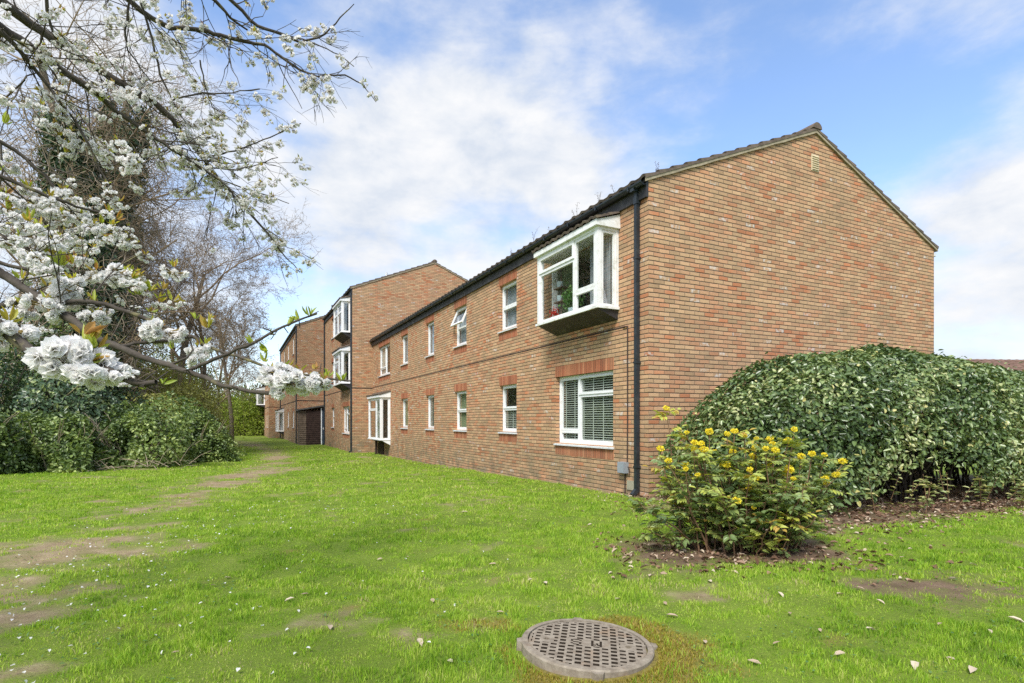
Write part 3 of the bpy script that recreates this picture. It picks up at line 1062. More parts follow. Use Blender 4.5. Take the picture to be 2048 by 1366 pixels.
def roof(parent, fx, y0, y1, ze, rise, courses=14, simple=False, zbrick=None):
    half = DEPTH / 2
    ov = 0.10
    L = math.hypot(half + ov, rise * (half + ov) / half)
    sx, sz = (half + ov) / L, (rise * (half + ov) / half) / L
    z_e = ze - rise * ov / half
    def front(d, y, h): return (fx - ov + sx * d - sz * h, y, z_e + sz * d + sx * h)
    def back(d, y, h): return (fx + DEPTH + ov - sx * d + sz * h, y0 + y1 - y, z_e + sz * d + sx * h)
    mb = MB()
    per = 0.3 if not simple else 0.6
    tile_sheet(mb, front, y0 - 0.045, y1 + 0.04, L, courses, per)
    tile_sheet(mb, back, y0 - 0.04, y1 + 0.045, L, courses, per)
    r = mb.build('roof', M['tile'], parent)
    rd = MB()
    zr = z_e + sz * L
    n = int((y1 - y0) / 0.45)
    for i in range(n):
        a, b = y0 - 0.06 + (y1 - y0 + 0.12) * i / n, y0 - 0.06 + (y1 - y0 + 0.12) * (i + 1) / n - 0.012
        pr = [(fx + half + 0.13 * math.cos(t), zr + 0.015 + 0.12 * math.sin(t)) for t in [math.pi * k / 8 for k in range(9)]]
        rd.prism(pr, 'y', a, b)
    rd.build('ridge_tile', M['tile'], r)
    # cement verge and undercloak along the near gable
    vb = MB()
    for (ex, s) in ((fx - ov, 1), (fx + DEPTH + ov, -1)):
        pts = []
        N = 14
        for k in range(N + 1):
            d = L * k / N
            jit = 0.006 * math.sin(k * 2.7)
            pts.append((ex + s * sx * d, z_e + sz * d, jit))
        for (xa, za, ja), (xb, zb, jb) in zip(pts[:-1], pts[1:]):
            lo, hi = -0.062, 0.008
            A = [(xa, y0 - 0.036, za + lo + ja), (xb, y0 - 0.036, zb + lo + jb), (xb, y0 - 0.036, zb + hi), (xa, y0 - 0.036, za + hi)]
            vb.face(A if s > 0 else A[::-1])
            B = [(xa, y0 + 0.05, za + lo + ja), (xb, y0 + 0.05, zb + lo + jb), (xb, y0 - 0.036, zb + lo + jb), (xa, y0 - 0.036, za + lo + ja)]
            vb.face(B if s > 0 else B[::-1])
    vb.build('verge', M['verge'], r)
    return r


def gable(mb, fx, y, zb, ze, rise, sgn, uoff=0.0):
    """end wall facing -y (sgn -1) or +y"""
    half = DEPTH / 2
    pts = [(fx, y, zb), (fx + DEPTH, y, zb), (fx + DEPTH, y, ze), (fx + half, y, ze + rise), (fx, y, ze)]
    if sgn > 0:
        pts = pts[::-1]
    mb.face(pts, [(uoff - (p[0] - fx), p[2]) for p in pts])


def downpipe(parent, x, y, z0, z1, w=0.08, shoe=True):
    mb = MB()
    mb.box(x - w - 0.015, x - 0.015, y - w / 2, y + w / 2, z0 + 0.1, z1)
    z = z0 + 0.45
    while z < z1:
        mb.box(x - w - 0.022, x + 0.0, y - w / 2 - 0.012, y + w / 2 + 0.012, z, z + 0.035)
        z += 1.75
    mb.box(x - w - 0.025, x - 0.008, y - w / 2 - 0.01, y + w / 2 + 0.01, z1 - 0.30, z1 - 0.18)
    if shoe:
        mb.prism([(x - w - 0.015, z0 + 0.1), (x - w - 0.10, z0 + 0.02), (x - w - 0.06, z0 - 0.03), (x - 0.015, z0 + 0.06), (x - 0.015, z0 + 0.1)], 'y', y - w / 2, y + w / 2)
    return mb.build('downpipe', M['gutter'], parent)


def bay_window(parent, x, y0, y1, z0, z1, p, layout, mat='old_upvc', soffit_drop=0.22, label=None, inner=None, skirt='black_board', roof_h=0.28, open_pane=None, post=0.085, white_flap=False, shingle=True):
    """box bay > pane, roof, fascia_board, soffit, curtain"""
    fr, gl = MB(), MB()
    xf = x - p
    # base and head rails
    fr.box(xf - 0.03, x, y0 - 0.03, y1 + 0.03, z0 - 0.045, z0)
    fr.box(xf, x, y0, y1, z1, z1 + 0.05)
    # corner posts and wall posts
    for ya, yb in ((y0, y0 + post), (y1 - post, y1)):
        fr.box(xf, xf + post, ya, yb, z0, z1)
        fr.box(x - 0.06, x, ya, ya + 0.07 if ya == y0 else yb, z0, z1) if ya == y0 else fr.box(x - 0.06, x, yb - 0.07, yb, z0, z1)
    ya, yb = y0 + post, y1 - post
    for i, (a, b, c, d) in enumerate(layout):
        q = (ya + a * (yb - ya) + 0.001, ya + b * (yb - ya) - 0.001, z0 + c * (z1 - z0) + 0.001, z0 + d * (z1 - z0) - 0.001)
        pane_frame(fr, gl, xf + 0.012, *q, 0.052, 0.055, 0.02 if open_pane == i else 0.0)
    # side lights
    for yy, s in ((y0, 1), (y1, -1)):
        xa, xb = xf + post, x - 0.06
        t = 0.045
        for (q0, q1, r0, r1) in ((xa, xb, z0, z0 + t), (xa, xb, z1 - t, z1), (xa, xa + t, z0 + t, z1 - t), (xb - t, xb, z0 + t, z1 - t)):
            fr.box(q0 + 0.0005, q1 - 0.0005, yy + s * 0.012, yy + s * 0.06, r0, r1)
        yg = yy + s * 0.035
        gl.face([(xa + t, yg, z0 + t), (xb - t, yg, z0 + t), (xb - t, yg, z1 - t), (xa + t, yg, z1 - t)])
    f = fr.build('bay_window', M[mat], parent)
    if label:
        f['label'] = label
    gl.build('pane', M['glass'], f)
    # fascia, roof
    zf = z1 + 0.05
    fb = MB()
    fb.box(xf - 0.06, x, y0 - 0.05, y1 + 0.05, zf, zf + 0.10)
    fb.prism([(xf - 0.02, zf + 0.102), (x, zf + 0.102), (x, zf + roof_h - 0.03)], 'y', y0 - 0.045, y0 - 0.015)
    fb.prism([(xf - 0.02, zf + 0.102), (x, zf + 0.102), (x, zf + roof_h - 0.03)], 'y', y1 + 0.015, y1 + 0.045)
    fb.build('fascia_board', M[mat], f)
    rb = MB()
    L = math.hypot(p + 0.08, roof_h - 0.1)
    sx, sz = (p + 0.08) / L, (roof_h - 0.1) / L
    tile_sheet(rb, lambda d, y, h: (xf - 0.08 + sx * d - sz * h, y, zf + 0.105 + sz * d + sx * h), y0 - 0.08, y1 + 0.08, L, 2, 0.22, 0.02, 0.02, 0.02)
    rb.build('bay_roof', M['tile'] if shingle else M['felt'], f)
    # sloping underside
    sb = MB()
    sb.prism([(xf + 0.01, z0 - 0.047), (x, z0 - 0.047), (x, z0 - soffit_drop)], 'y', y0 + 0.02, y1 - 0.02)
    if white_flap:
        w = MB()
        w.prism([(xf + 0.06, z0 - 0.048), (x - 0.002, z0 - 0.048), (x - 0.002, z0 - soffit_drop - 0.06)], 'y', y0 - 0.01, y0 + 0.018)
        w.build('cheek_board', M['upvc'], f)
    sb.build('soffit', M[skirt], f)
    # room behind
    if inner != 'none':
        c = curtain_mesh(x - 0.02 if inner == 'net_front' else x + 0.1, y1 - (y1 - y0) * 0.25, y1 - 0.05, z0, z1)
        c.build('curtain', M['curtain'] if inner != 'dark' else M['dark_curtain'], f)
    rb = MB()
    a, b, c, d, x0, x1 = y0 + 0.066, y1 - 0.066, z0 + 0.034, z1 - 0.026, x - 0.012, x + 1.3
    rb.face([(x1, b, c), (x1, a, c), (x1, a, d), (x1, b, d)])
    rb.face([(x0, a, c), (x0, a, d), (x1, a, d), (x1, a, c)])
    rb.face([(x0, b, c), (x1, b, c), (x1, b, d), (x0, b, d)])
    rb.face([(x0, a, d), (x0, b, d), (x1, b, d), (x1, a, d)])
    rb.face([(x0, a, c), (x1, a, c), (x1, b, c), (x0, b, c)])
    rb.build('room_lining', M['room'], f)
    return f


TWO = [(0, 1, 0, 0.5), (0, 1, 0.5, 1)]
ONE = [(0, 1, 0, 1)]
BIG = [(0, 0.63, 0.72, 1), (0, 0.63, 0, 0.72), (0.63, 1, 0.17, 1), (0.63, 1, 0, 0.17)]
BAYL = [(0.0, 0.34, 0.27, 1), (0.0, 0.34, 0, 0.27), (0.34, 1, 0.76, 1), (0.34, 1, 0, 0.76)]
BAYS = [(0, 0.36, 0, 1), (0.36, 1, 0.74, 1), (0.36, 1, 0, 0.74)]


def eaves(parent, fx, y0, y1, ze, lab=None):
    fb = MB()
    fb.box(fx - 0.05, fx - 0.001, y0 + 0.002, y1 - 0.002, ze - 0.34, ze - 0.03)
    fb.build('fascia_board', M['black_board'], parent)
    g = MB()
    n = 8
    prof = [(fx - 0.115 + 0.062 * math.cos(t), ze - 0.10 + 0.062 * math.sin(t)) for t in [math.pi + math.pi * k / n for k in range(n + 1)]]
    prof += [(p[0] * 0.94 + (fx - 0.115) * 0.06, p[1] + 0.004) for p in reversed(prof)]
    g.prism(prof, 'y', y0 - 0.02, y1)
    y = y0 + 0.3
    while y < y1:
        g.box(fx - 0.187, fx - 0.05, y, y + 0.03, ze - 0.17, ze - 0.163)
        g.box(fx - 0.187, fx - 0.178, y, y + 0.03, ze - 0.163, ze - 0.09)
        y += 0.95
    g.build('gutter', M['gutter'], parent)


def build_blocks():
    # ---------------- first block
    z0 = 0.0
    fx, y0, y1 = BLOCKS[0]
    ze, rise = 5.25, 1.72
    root = empty('brick_apartment_block', loc2w(0, 0, 0), RZ)
    tag(root, 'two storey brick block nearest the camera with wide blank gable end', 'apartment block', 'stepped brick apartment blocks')
    gh, gs = 2.16, 0.99
    uh, us = 4.71, 3.55
    wins = [('W1', 0.96, 2.96, 0.80, 2.18), ('W2', 4.81, 5.77, gs, gh), ('W3', 8.07, 9.07, gs, gh), ('W4', 11.06, 11.96, gs, gh), ('W5', 14.32, 15.28, gs, gh),
            ('U2', 4.81, 5.79, us, uh), ('U3', 8.07, 9.09, us, uh), ('U4', 11.06, 11.96, us, uh), ('U5', 14.30, 15.28, us, uh), ('U6', 17.12, 19.28, 3.36, uh)]
    bays = [(0.80, 2.96, 3.27, 4.60), (17.05, 19.4, 0.46, 2.24)]
    holes = [w[1:] for w in wins] + [(a + 0.06, b - 0.06, c + 0.03, d - 0.02) for a, b, c, d in bays]
    mb = MB()
    wall_panel(mb, 0, 0, y1, -0.7, ze, holes)
    gable(mb, 0, 0, -0.7, ze, rise, -1)
    gable(mb, 0, y1, -0.7, ze, rise, 1)
    pts = [(DEPTH, 0, -0.7), (DEPTH, y1, -0.7), (DEPTH, y1, ze), (DEPTH, 0, ze)]
    mb.face(pts, [(p[1], p[2]) for p in pts])
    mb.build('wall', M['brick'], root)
    roof(root, 0, 0, y1, ze + 0.02, rise)
    eaves(root, 0, 0, y1, ze + 0.03)
    sb = MB()
    sb.box(-0.004, 0.0, 0.62, 20.6, 2.885, 2.912)
    sb.build('dark_band', M['band'], root)  # thin dark strip along the front
    spec = {'W1': (BIG, 'blind', None, (0,), 'wide white window with full venetian blind'), 'W2': (TWO, 'half_blind', None, (1,), None), 'W3': (TWO, 'net', None, (1,), None), 'W4': (ONE, 'blind', None, (0,), None),
            'W5': (ONE, 'net', None, (0,), None), 'U2': (TWO, 'reflection_sheet', None, (0, 1), None), 'U3': (TWO, 'reflection_sheet', 1, (), 'window with its upper sash tilted open'), 'U4': (ONE, 'reflection_sheet', None, (0,), None),
            'U5': (ONE, 'reflection_sheet', None, (0,), None), 'U6': ([(0, 0.5, 0, 1), (0.5, 1, 0.25, 1), (0.5, 1, 0, 0.25)], 'curtain', None, (1,), None)}
    for n, a, b, c, d in wins:
        lay, inn, op, pr, lab = spec[n]
        window(root, 0, a, b, c, d, lay, inner=inn, open_pane=op, proud=pr, label=lab)
    bay_window(root, 0, *bays[0], 0.45, BAYL, label='upper box bay with white frames and black underside', inner='dark', open_pane=2)
    bay_window(root, 0, *bays[1], 0.45, BAYS, 'upvc', 0.2, 'ground floor box bay on a timber prop', white_flap=True, inner='net', shingle=True)
    pr = MB()
    pr.box(-0.30, -0.22, 18.6, 18.68, -0.5, 0.40)
    pr.box(-0.06, -0.004, 18.2, 19.2, -0.5, 0.24)
    pr.build('bay_prop', M['shed'], root)
    downpipe(root, -0.004, 0.235, 0.02, ze - 0.06, 0.068)
    # hopper elbow
    mb = MB()
    mb.box(-0.16, -0.055, 0.19, 0.285, ze - 0.165, ze - 0.075)
    mb.build('gutter_outlet', M['gutter'], root)
    # cream airbrick near the apex
    v = MB()
    v.box(4.05, 4.27, -0.012, 0.0, 6.18, 6.50)
    for k in range(7):
        z = 6.205 + k * 0.042
        v.prism([(-0.012, z), (-0.030, z), (-0.012, z + 0.026)], 'x', 4.065, 4.255)
    v.build('vent', M['vent'], root)
    # cable, meter box, access panel
    c = MB()
    c.tube([(-0.016, 0.53, 2.90), (-0.016, 0.53, 1.2), (-0.018, 0.535, 0.52)], 0.011, 6)
    c.tube([(-0.016, 0.53, 2.89), (-0.02, 0.60, 2.895), (-0.016, 0.66, 2.897)], 0.010, 6)
    c.tube([(-0.016, 0.60, 0.36), (-0.016, 0.60, -0.1)], 0.012, 6)
    c.tube([(-0.016, 0.52, 0.47), (-0.03, 0.46, 0.43), (-0.02, 0.47, 0.33), (-0.02, 0.54, 0.345)], 0.008, 6)
    c.build('cable', M['cable'], root)
    b = MB()
    b.box(-0.10, 0.0, 0.52, 0.70, 0.355, 0.545)
    b.box(-0.108, -0.101, 0.525, 0.695, 0.36, 0.54)
    b.build('meter_box', M['box'], root)
    b = MB()
    b.box(-0.02, 0.0, 0.285, 0.545, 0.075, 0.235)
    b.build('access_panel', M['panel'], root)
    # rear eave bracket seen past the gable
    g = MB()
    g.box(DEPTH, DEPTH + 0.10, 0.0, 20.6, ze - 0.19, ze - 0.12)
    g.build('rear_gutter', M['sill'], root)

    # ---------------- second block: three storeys
    def tall(idx, base, name_label, gz0, cols_big, spec_fn):
        pass

    fx, y0, y1 = BLOCKS[1]
    root = empty('brick_apartment_block', loc2w(fx, y0, -0.02), RZ)
    tag(root, 'three storey brick block with stacked bays standing behind the nearest block', 'apartment block', 'stepped brick apartment blocks')
    Ln, ze = y1 - y0, 7.78
    wins = [('big', 0.80, 2.78, 0.66, 2.04), ('n', 5.65, 6.60, 0.92, 2.06), ('n', 5.65, 6.6, 3.58, 4.72), ('n', 5.65, 6.6, 6.12, 7.28)]
    bays = [(0.45, 2.85, 3.16, 4.68), (0.45, 2.85, 5.68, 7.12)]
    holes = [w[1:] for w in wins] + [(a + 0.06, b - 0.06, c + 0.03, d - 0.02) for a, b, c, d in bays]
    mb = MB()
    wall_panel(mb, 0, 0, Ln, -0.7, ze, holes)
    gable(mb, 0, 0, -0.7, ze, rise, -1, 0.1)
    gable(mb, 0, Ln, -0.7, ze, rise, 1)
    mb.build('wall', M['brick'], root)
    roof(root, 0, 0, Ln, ze + 0.02, rise, 14, True)
    eaves(root, 0, 0, Ln, ze + 0.03)
    sb = MB()
    sb.box(-0.004, 0.0, 0.0, Ln, 2.87, 2.905)
    sb.box(-0.004, 0.967, -0.004, 0.0, 2.87, 2.905)
    sb.build('dark_band', M['band'], root)
    window(root, 0, *wins[0][1:], BIG, inner='curtain', proud=(0,))
    for w in wins[1:]:
        window(root, 0, *w[1:], TWO, proud=(1,), inner='curtain_right')
    bay_window(root, 0, *bays[0], 0.45, BAYS, 'upvc', 0.3, 'middle bay of the three storey block', inner='net', roof_h=0.3)
    bay_window(root, 0, *bays[1], 0.45, [(0, .5, 0, .7), (.5, 1, 0, .7), (0, .5, .7, 1), (.5, 1, .7, 1)], 'upvc', 0.3, 'top bay under the eaves', inner='net', roof_h=0.25)
    downpipe(root, -0.002, 0.10, -0.25, ze - 0.1, 0.07)
    downpipe(root, -0.002, Ln - 0.1, -0.25, ze - 0.1, 0.07)
    av = MB()
    av.box(-0.01, 0, 8.0, 8.2, 2.45, 2.6)
    av.build('vent', M['box'], root)
    # chimney flue terminal on the ridge slope
    fl = MB()
    fl.tube([(1.9, 1.0, 8.3), (1.9, 1.0, 8.95)], 0.06, 8)
    fl.build('flue', M['sill'], root)

    # ---------------- third block
    fx, y0, y1 = BLOCKS[2]
    root = empty('brick_apartment_block', loc2w(fx, y0, -0.14), RZ)
    tag(root, 'three storey brick block with narrow windows behind the dark timber shed', 'apartment block', 'stepped brick apartment blocks')
    Ln, ze = y1 - y0, 7.74
    wins = []
    for yy in (2.2, 6.4, 10.4):
        for c, d in ((0.95, 2.1), (3.55, 4.7), (6.1, 7.25)):
            if not (yy > 10 and c < 2):
                wins.append(('n', yy, yy + 1.0, c, d))
    bay = (11.0, 13.4, 0.55, 2.1)
    holes = [w[1:] for w in wins] + [(bay[0] + 0.06, bay[1] - 0.06, bay[2] + 0.03, bay[3] - 0.02)]
    mb = MB()
    wall_panel(mb, 0, 0, Ln, -0.7, ze, holes)
    gable(mb, 0, 0, -0.7, ze, rise, -1, 0.1)
    gable(mb, 0, Ln, -0.7, ze, rise, 1)
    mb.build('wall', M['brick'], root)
    roof(root, 0, 0, Ln, ze + 0.02, rise, 14, True)
    eaves(root, 0, 0, Ln, ze + 0.03)
    sb = MB()
    sb.box(-0.004, 0.0, 0.0, Ln, 2.72, 2.77)
    sb.box(-0.004, 3.0, -0.004, 0.0, 2.72, 2.77)
    sb.build('dark_band', M['band'], root)
    for w in wins:
        window(root, 0, *w[1:], ONE, inner='net', rec=0.035)
    bay_window(root, 0, *bay, 0.5, BAYS, 'upvc', 0.3, inner='net', roof_h=0.35)
    downpipe(root, -0.002, 0.10, -0.25, ze - 0.1, 0.07)
    downpipe(root, -0.002, Ln - 0.1, -0.25, ze - 0.1, 0.07)
    fl = MB()
    fl.tube([(3.0, 5.2, 8.9), (3.0, 5.2, 10.3)], 0.05, 8)
    fl.build('flue', M['gutter'], root)

    # ---------------- fourth block
    fx, y0, y1 = BLOCKS[3]
    root = empty('brick_apartment_block', loc2w(fx, y0, -0.25), RZ)
    tag(root, 'two storey brick block farthest away beyond the white blossom cluster', 'apartment block', 'stepped brick apartment blocks')
    Ln, ze = y1 - y0, 5.25
    wins = [('n', 1.5, 2.5, 0.95, 2.1), ('n', 4.6, 5.6, 0.95, 2.1), ('n', 1.5, 2.5, 3.5, 4.65), ('n', 4.6, 5.6, 3.5, 4.65), ('n', 8.0, 10.0, 0.7, 2.1)]
    bay = (7.2, 9.8, 3.15, 4.55)
    holes = [w[1:] for w in wins] + [(bay[0] + 0.06, bay[1] - 0.06, bay[2] + 0.03, bay[3] - 0.02)]
    mb = MB()
    wall_panel(mb, 0, 0, Ln, -0.7, ze, holes)
    gable(mb, 0, 0, -0.7, ze, rise, -1, 0.1)
    gable(mb, 0, Ln, -0.7, ze, rise, 1)
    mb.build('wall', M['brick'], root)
    roof(root, 0, 0, Ln, ze + 0.02, rise, 14, True)
    eaves(root, 0, 0, Ln, ze + 0.03)
    sb = MB()
    sb.box(-0.004, 0.0, 0.0, Ln, 2.72, 2.77)
    sb.box(-0.004, 0.99, -0.004, 0.0, 2.72, 2.77)
    sb.build('dark_band', M['band'], root)
    for w in wins:
        window(root, 0, *w[1:], ONE, inner='net', rec=0.035)
    bay_window(root, 0, *bay, 0.75, BAYS, 'upvc', 0.3, inner='net', roof_h=0.35)
    downpipe(root, -0.002, Ln - 0.1, -0.3, ze - 0.1, 0.09)

    # ---------------- lean-to shed between the second and third blocks
    sy0, sy1 = 30.75, 32.19
    root = empty('timber_shed', loc2w(-2.38, sy0, -0.3), RZ)
    tag(root, 'dark weatherboarded lean-to shed with blue door between two brick blocks', 'shed')
    Wd, Ld = 3.2, sy1 - sy0
    wl = MB()
    wl.box(0.02, 2.3, 0.09, Ld, 0, 2.22)
    k = 0
    while k * 0.13 < 2.15:
        z = k * 0.13
        wl.face([(0.385, -0.012, z), (1.275, -0.012, z), (1.275, 0.006, z + 0.128), (0.385, 0.006, z + 0.128)])
        wl.face([(0.385, 0.006, z), (1.275, 0.006, z), (1.275, -0.012, z), (0.385, -0.012, z)])
        wl.face([(0.385, 0.088, z), (0.385, -0.012, z), (0.385, 0.006, z + 0.128), (0.385, 0.088, z + 0.128)])
        k += 1
    wl.build('wall', M['shed'], root)
    sw = MB()
    for k in range(17):
        z = k * 0.13
        sw.box(0.0, 0.38, 0.03, 0.06, z, z + 0.105)
        sw.box(-0.012, 0.018, 0.061, Ld, z, z + 0.105)
    sw.build('side_boards', M['shed_pale'], root)
    dr = MB()
    dr.box(1.35, 2.2, 0.03, 0.075, 0.05, 2.3)
    for k in range(6):
        dr.box(1.36 + k * 0.138, 1.49 + k * 0.138, 0.022, 0.0295, 0.1, 2.25)
    d = dr.build('door', M['blue_paint'], root)
    hb = MB()
    hb.box(1.40, 1.45, 0.0, 0.0215, 1.0, 1.14)
    hb.build('handle', M['sill'], d)
    ps = MB()
    ps.box(1.28, 1.345, -0.01, 0.08, 0, 2.4)
    ps.build('door_post', M['upvc'], root)
    rf = MB()
    rf.prism([(-0.12, 2.22), (2.8, 2.75), (2.8, 2.83), (-0.12, 2.31)], 'y', -0.15, Ld - 0.01)
    rf.build('roof', M['felt'], root)

    # ---------------- small things showing behind the panes of the upper bay
    def inside(name, a, b, z, label, cat):
        e = empty(name, loc2w(a, b, z), RZ)
        tag(e, label, cat)
        return e
    bx = -0.22
    e = inside('potted_plant', bx, 1.95, 3.275, 'leafy green pot plant standing behind the upper bay glass', 'pot plant')
    pm = MB()
    pm.tube([(0, 0, 0), (0, 0, 0.02), (0, 0, 0.16), (0, 0, 0.17)], [0.06, 0.07, 0.10, 0.105], 12)
    pm.build('pot', M['pot'], e)
    rr = np.random.default_rng(3)
    n = 260
    C = rr.normal(size=(n, 3)) * np.array([0.07, 0.13, 0.12]) + np.array([0, 0, 0.36])
    leaves('foliage', C, rand_dir(n, rr) + np.array([0, 0, .3]), rand_dir(n, rr), 0.07, 0.04, mat_leaf('pot_plant_leaf', [(0, (0.05, 0.14, 0.03)), (1, (0.16, 0.30, 0.08))], 0.4, 0.4, 0.3), e, rng=rr)
    e = inside('flower_pot', bx + 0.03, 2.72, 3.275, 'small bright red geranium in the upper bay window', 'flower pot')
    pm = MB()
    pm.tube([(0, 0, 0), (0, 0, 0.01), (0, 0, 0.12)], [0.05, 0.055, 0.07], 12)
    pm.build('pot', M['cloth'], e)
    C = rr.normal(size=(90, 3)) * np.array([0.035, 0.06, 0.05]) + np.array([0, 0, 0.2])
    leaves('flower_head', C, rand_dir(90, rr), rand_dir(90, rr), 0.04, 0.035, mat_leaf('red_petal', [(0, (0.45, 0.02, 0.02)), (1, (0.6, 0.06, 0.04))], 0.6, 0.3, 0.2), e, rng=rr)
    e = inside('plant_stand', bx + 0.06, 2.48, 3.275, 'slim tiered stand carrying pots behind the bay glass', 'plant stand')
    pm = MB()
    pm.tube([(0, 0, 0), (0, 0, 0.95)], 0.014, 8)
    for zz in (0.38, 0.66):
        pm.box(-0.09, 0.09, -0.16, 0.16, zz, zz + 0.02)
    pm.build('frame', M['shed_pale'], e)
    for zz in (0.4, 0.68):
        q = MB()
        q.tube([(0, 0.05, zz), (0, 0.05, zz + 0.02), (0, 0.05, zz + 0.12), (0, 0.05, zz + 0.13)], [0.045, 0.055, 0.07, 0.06], 12)
        q.build('jar', M['pot'], e)
    e = inside('bay_reflection_sheet', -0.10, 1.18, 3.29, 'grey sheet added behind the right bay sash to imitate reflected sky', 'curtain')
    curtain_mesh(0, -0.28, 0.36, 0, 1.28, 0.015, 0.08).build('grey_sheet', M['net'], e)  # added behind the glass; its grey-blue stands in for mirrored sky
    # folded white cloth and cushion by the side light
    e = inside('cushion', -0.2, 1.02, 3.275, 'white cushion with pink top propped against the bay side light', 'cushion')
    q = MB()
    for k in range(10):
        a0 = k / 9
        q.box(-0.14 + 0.005 * k, 0.12 - 0.012 * k, -0.03 - 0.002 * k, 0.13 + 0.004 * k, 0.035 * k, 0.035 * k + 0.034)
    q.build('cover', M['cloth'], e)
    q = MB()
    q.tube([(0, 0.06, 0.37), (0, 0.06, 0.39), (0, 0.06, 0.45), (0, 0.06, 0.47)], [0.03, 0.075, 0.06, 0.01], 10)
    q.build('pillow', mat_plain('pink_cloth', (0.62, 0.36, 0.30), 0.9, 0.1), e)

    # roof weeds along the gutter of the first block
    rr = random.Random(9)
    first = None
    for i, (yy, hh) in enumerate(((3.9, 0.42), (3.2, 0.30), (2.2, 0.34), (1.35, 0.42), (0.85, 0.52), (0.3, 0.32), (5.1, 0.2))):
        e = empty('roof_weed', loc2w(-0.02 if i != 5 else 0.5, yy, 5.30 if i != 5 else 5.5), RZ)
        tag(e, 'thin dry weed sprouting from the gutter edge of the nearest block', 'weed', 'dry weeds along the roof edge')
        tb = Tubes()
        C = []
        for s in range(rr.randint(1, 3)):
            p = Vector((0, rr.uniform(-.06, .06), -0.04))
            d = Vector((rr.uniform(-.2, .2), rr.uniform(-.5, .5), 1)).normalized()
            pts = [p.copy()]
            L = hh * rr.uniform(0.6, 1.1)
            for k in range(6):
                d = (d + Vector((rr.uniform(-.2, .2), rr.uniform(-.2, .2), 0.05))).normalized()
                p = p + d * L / 6
                pts.append(p.copy())
                if k > 1:
                    for _ in range(3):
                        C.append(p + Vector((rr.uniform(-.02, .02), rr.uniform(-.03, .03), rr.uniform(-.02, .02))))
            tb.add(pts, np.linspace(0.005, 0.002, len(pts)), 4)
        tb.build('stem', BARK_DARK, e)
        C = np.array([tuple(c) for c in C])
        leaves('seed_heads', C, rand_dir(len(C)), rand_dir(len(C)), 0.018, 0.012, BUD, e)

    # ---------------- other house to the far right behind the hedge
    root = empty('brick_house', (34.6, 36.5, 0.55), R(4))
    tag(root, 'distant brick house whose brown tiled roof shows past the hedge', 'house')
    mb = MB()
    for pts in ([(-3, 0, -1.5), (-3, 0, 0), (12, 0, 0), (12, 0, -1.5)][::-1], [(-3, 0, 0), (12, 0, 0), (12, 0, 2.9), (-3, 0, 2.9)], [(-3, 7, 0), (-3, 0, 0), (-3, 0, 2.9), (-3, 3.5, 5.05), (-3, 7, 2.9)], [(12, 0, 0), (12, 7, 0), (12, 7, 2.9), (12, 3.5, 5.05), (12, 0, 2.9)]):
        mb.face(pts, [(p[0] + p[1], p[2]) for p in pts])
    mb.build('wall', M['brick'], root)
    L = math.hypot(3.8, 2.35)
    rb = MB()
    tile_sheet(rb, lambda d, y, h: (y, -0.3 + 3.8 / L * d - 2.35 / L * h, 2.75 + 2.35 / L * d + 3.8 / L * h), -3.2, 12.2, L, 14, 0.6)
    rb.face([(-3.2, 3.5, 5.1), (12.2, 3.5, 5.1), (12.2, 7.3, 2.75), (-3.2, 7.3, 2.75)])
    rb.build('roof', mat_plain('red_brown_tile', (0.17, 0.105, 0.08), 0.9, 0.2, 0.3, 4), root)
    gb = MB()
    gb.box(-3.2, 12.2, -0.42, -0.3, 2.68, 2.78)
    gb.build('gutter', M['gutter'], root)


# ------------------------------------------------------------------ plants
def grow(polys, tips, p, d, L, r, lvl, P, rnd):
    n = P.get('seg', 4)
    pts, rad = [p.copy()], [r]
    q = p.copy()
    dd = d.copy()
    w = P['wob'] * (1 + 0.3 * lvl)
    for i in range(n):
        dd = (dd + Vector((rnd.gauss(0, w), rnd.gauss(0, w), rnd.gauss(0, w) + P['up'][min(lvl, len(P['up']) - 1)]))).normalized()
        q = q + dd * (L / n)
        pts.append(q.copy())
        rad.append(r * (1 - (i + 1) / n * P.get('taper', 0.6)))
    polys.append((pts, rad, lvl))
    if lvl >= P['levels']:
        tips.append((pts, dd))
        return
    nc = P['n'][lvl]
    for c in range(nc):
        t = P['t0'][lvl] + (1 - P['t0'][lvl]) * (c + rnd.random()) / nc
        i = min(int(t * n), n - 1)
        f = t * n - i
        pos = pts[i].lerp(pts[i + 1], f)
        base = (pts[i + 1] - pts[i]).normalized()
        ax = Vector((rnd.gauss(0, 1), rnd.gauss(0, 1), rnd.gauss(0, 1)))
        ax = (ax - base * ax.dot(base)).normalized()
        a = R(P['ang'][lvl] * rnd.uniform(0.7, 1.25))
        nd_ = (base * math.cos(a) + ax * math.sin(a)).normalized()
        rr = (rad[i] * (1 - f) + rad[i + 1] * f) * P['rr'][lvl]
        grow(polys, tips, pos, nd_, L * P['lr'][lvl] * rnd.uniform(0.65, 1.2), max(rr, P['rmin']), lvl + 1, P, rnd)


def tree_meshes(root, polys, split=1, bark=BARK_GREY, twig=BARK_TWIG):
    tr, cr = Tubes(), Tubes()
    for pts, rad, lvl in polys:
        if lvl < split:
            tr.add(pts, rad, 9)
        else:
            cr.add(pts, rad, 5 if lvl == split else 3)
    tr.build('trunk', bark, root)
    if cr.V:
        return cr.build('crown', twig, root)


def tip_points(tips, per, rng, spread=0.05):
    C = []
    for pts, d in tips:
        for k in range(per):
            i = rng.integers(0, len(pts) - 1)
            f = rng.random()
            C.append(np.array(pts[i].lerp(pts[i + 1], f)))
    C = np.array(C)
    return C + rng.normal(size=C.shape) * spread


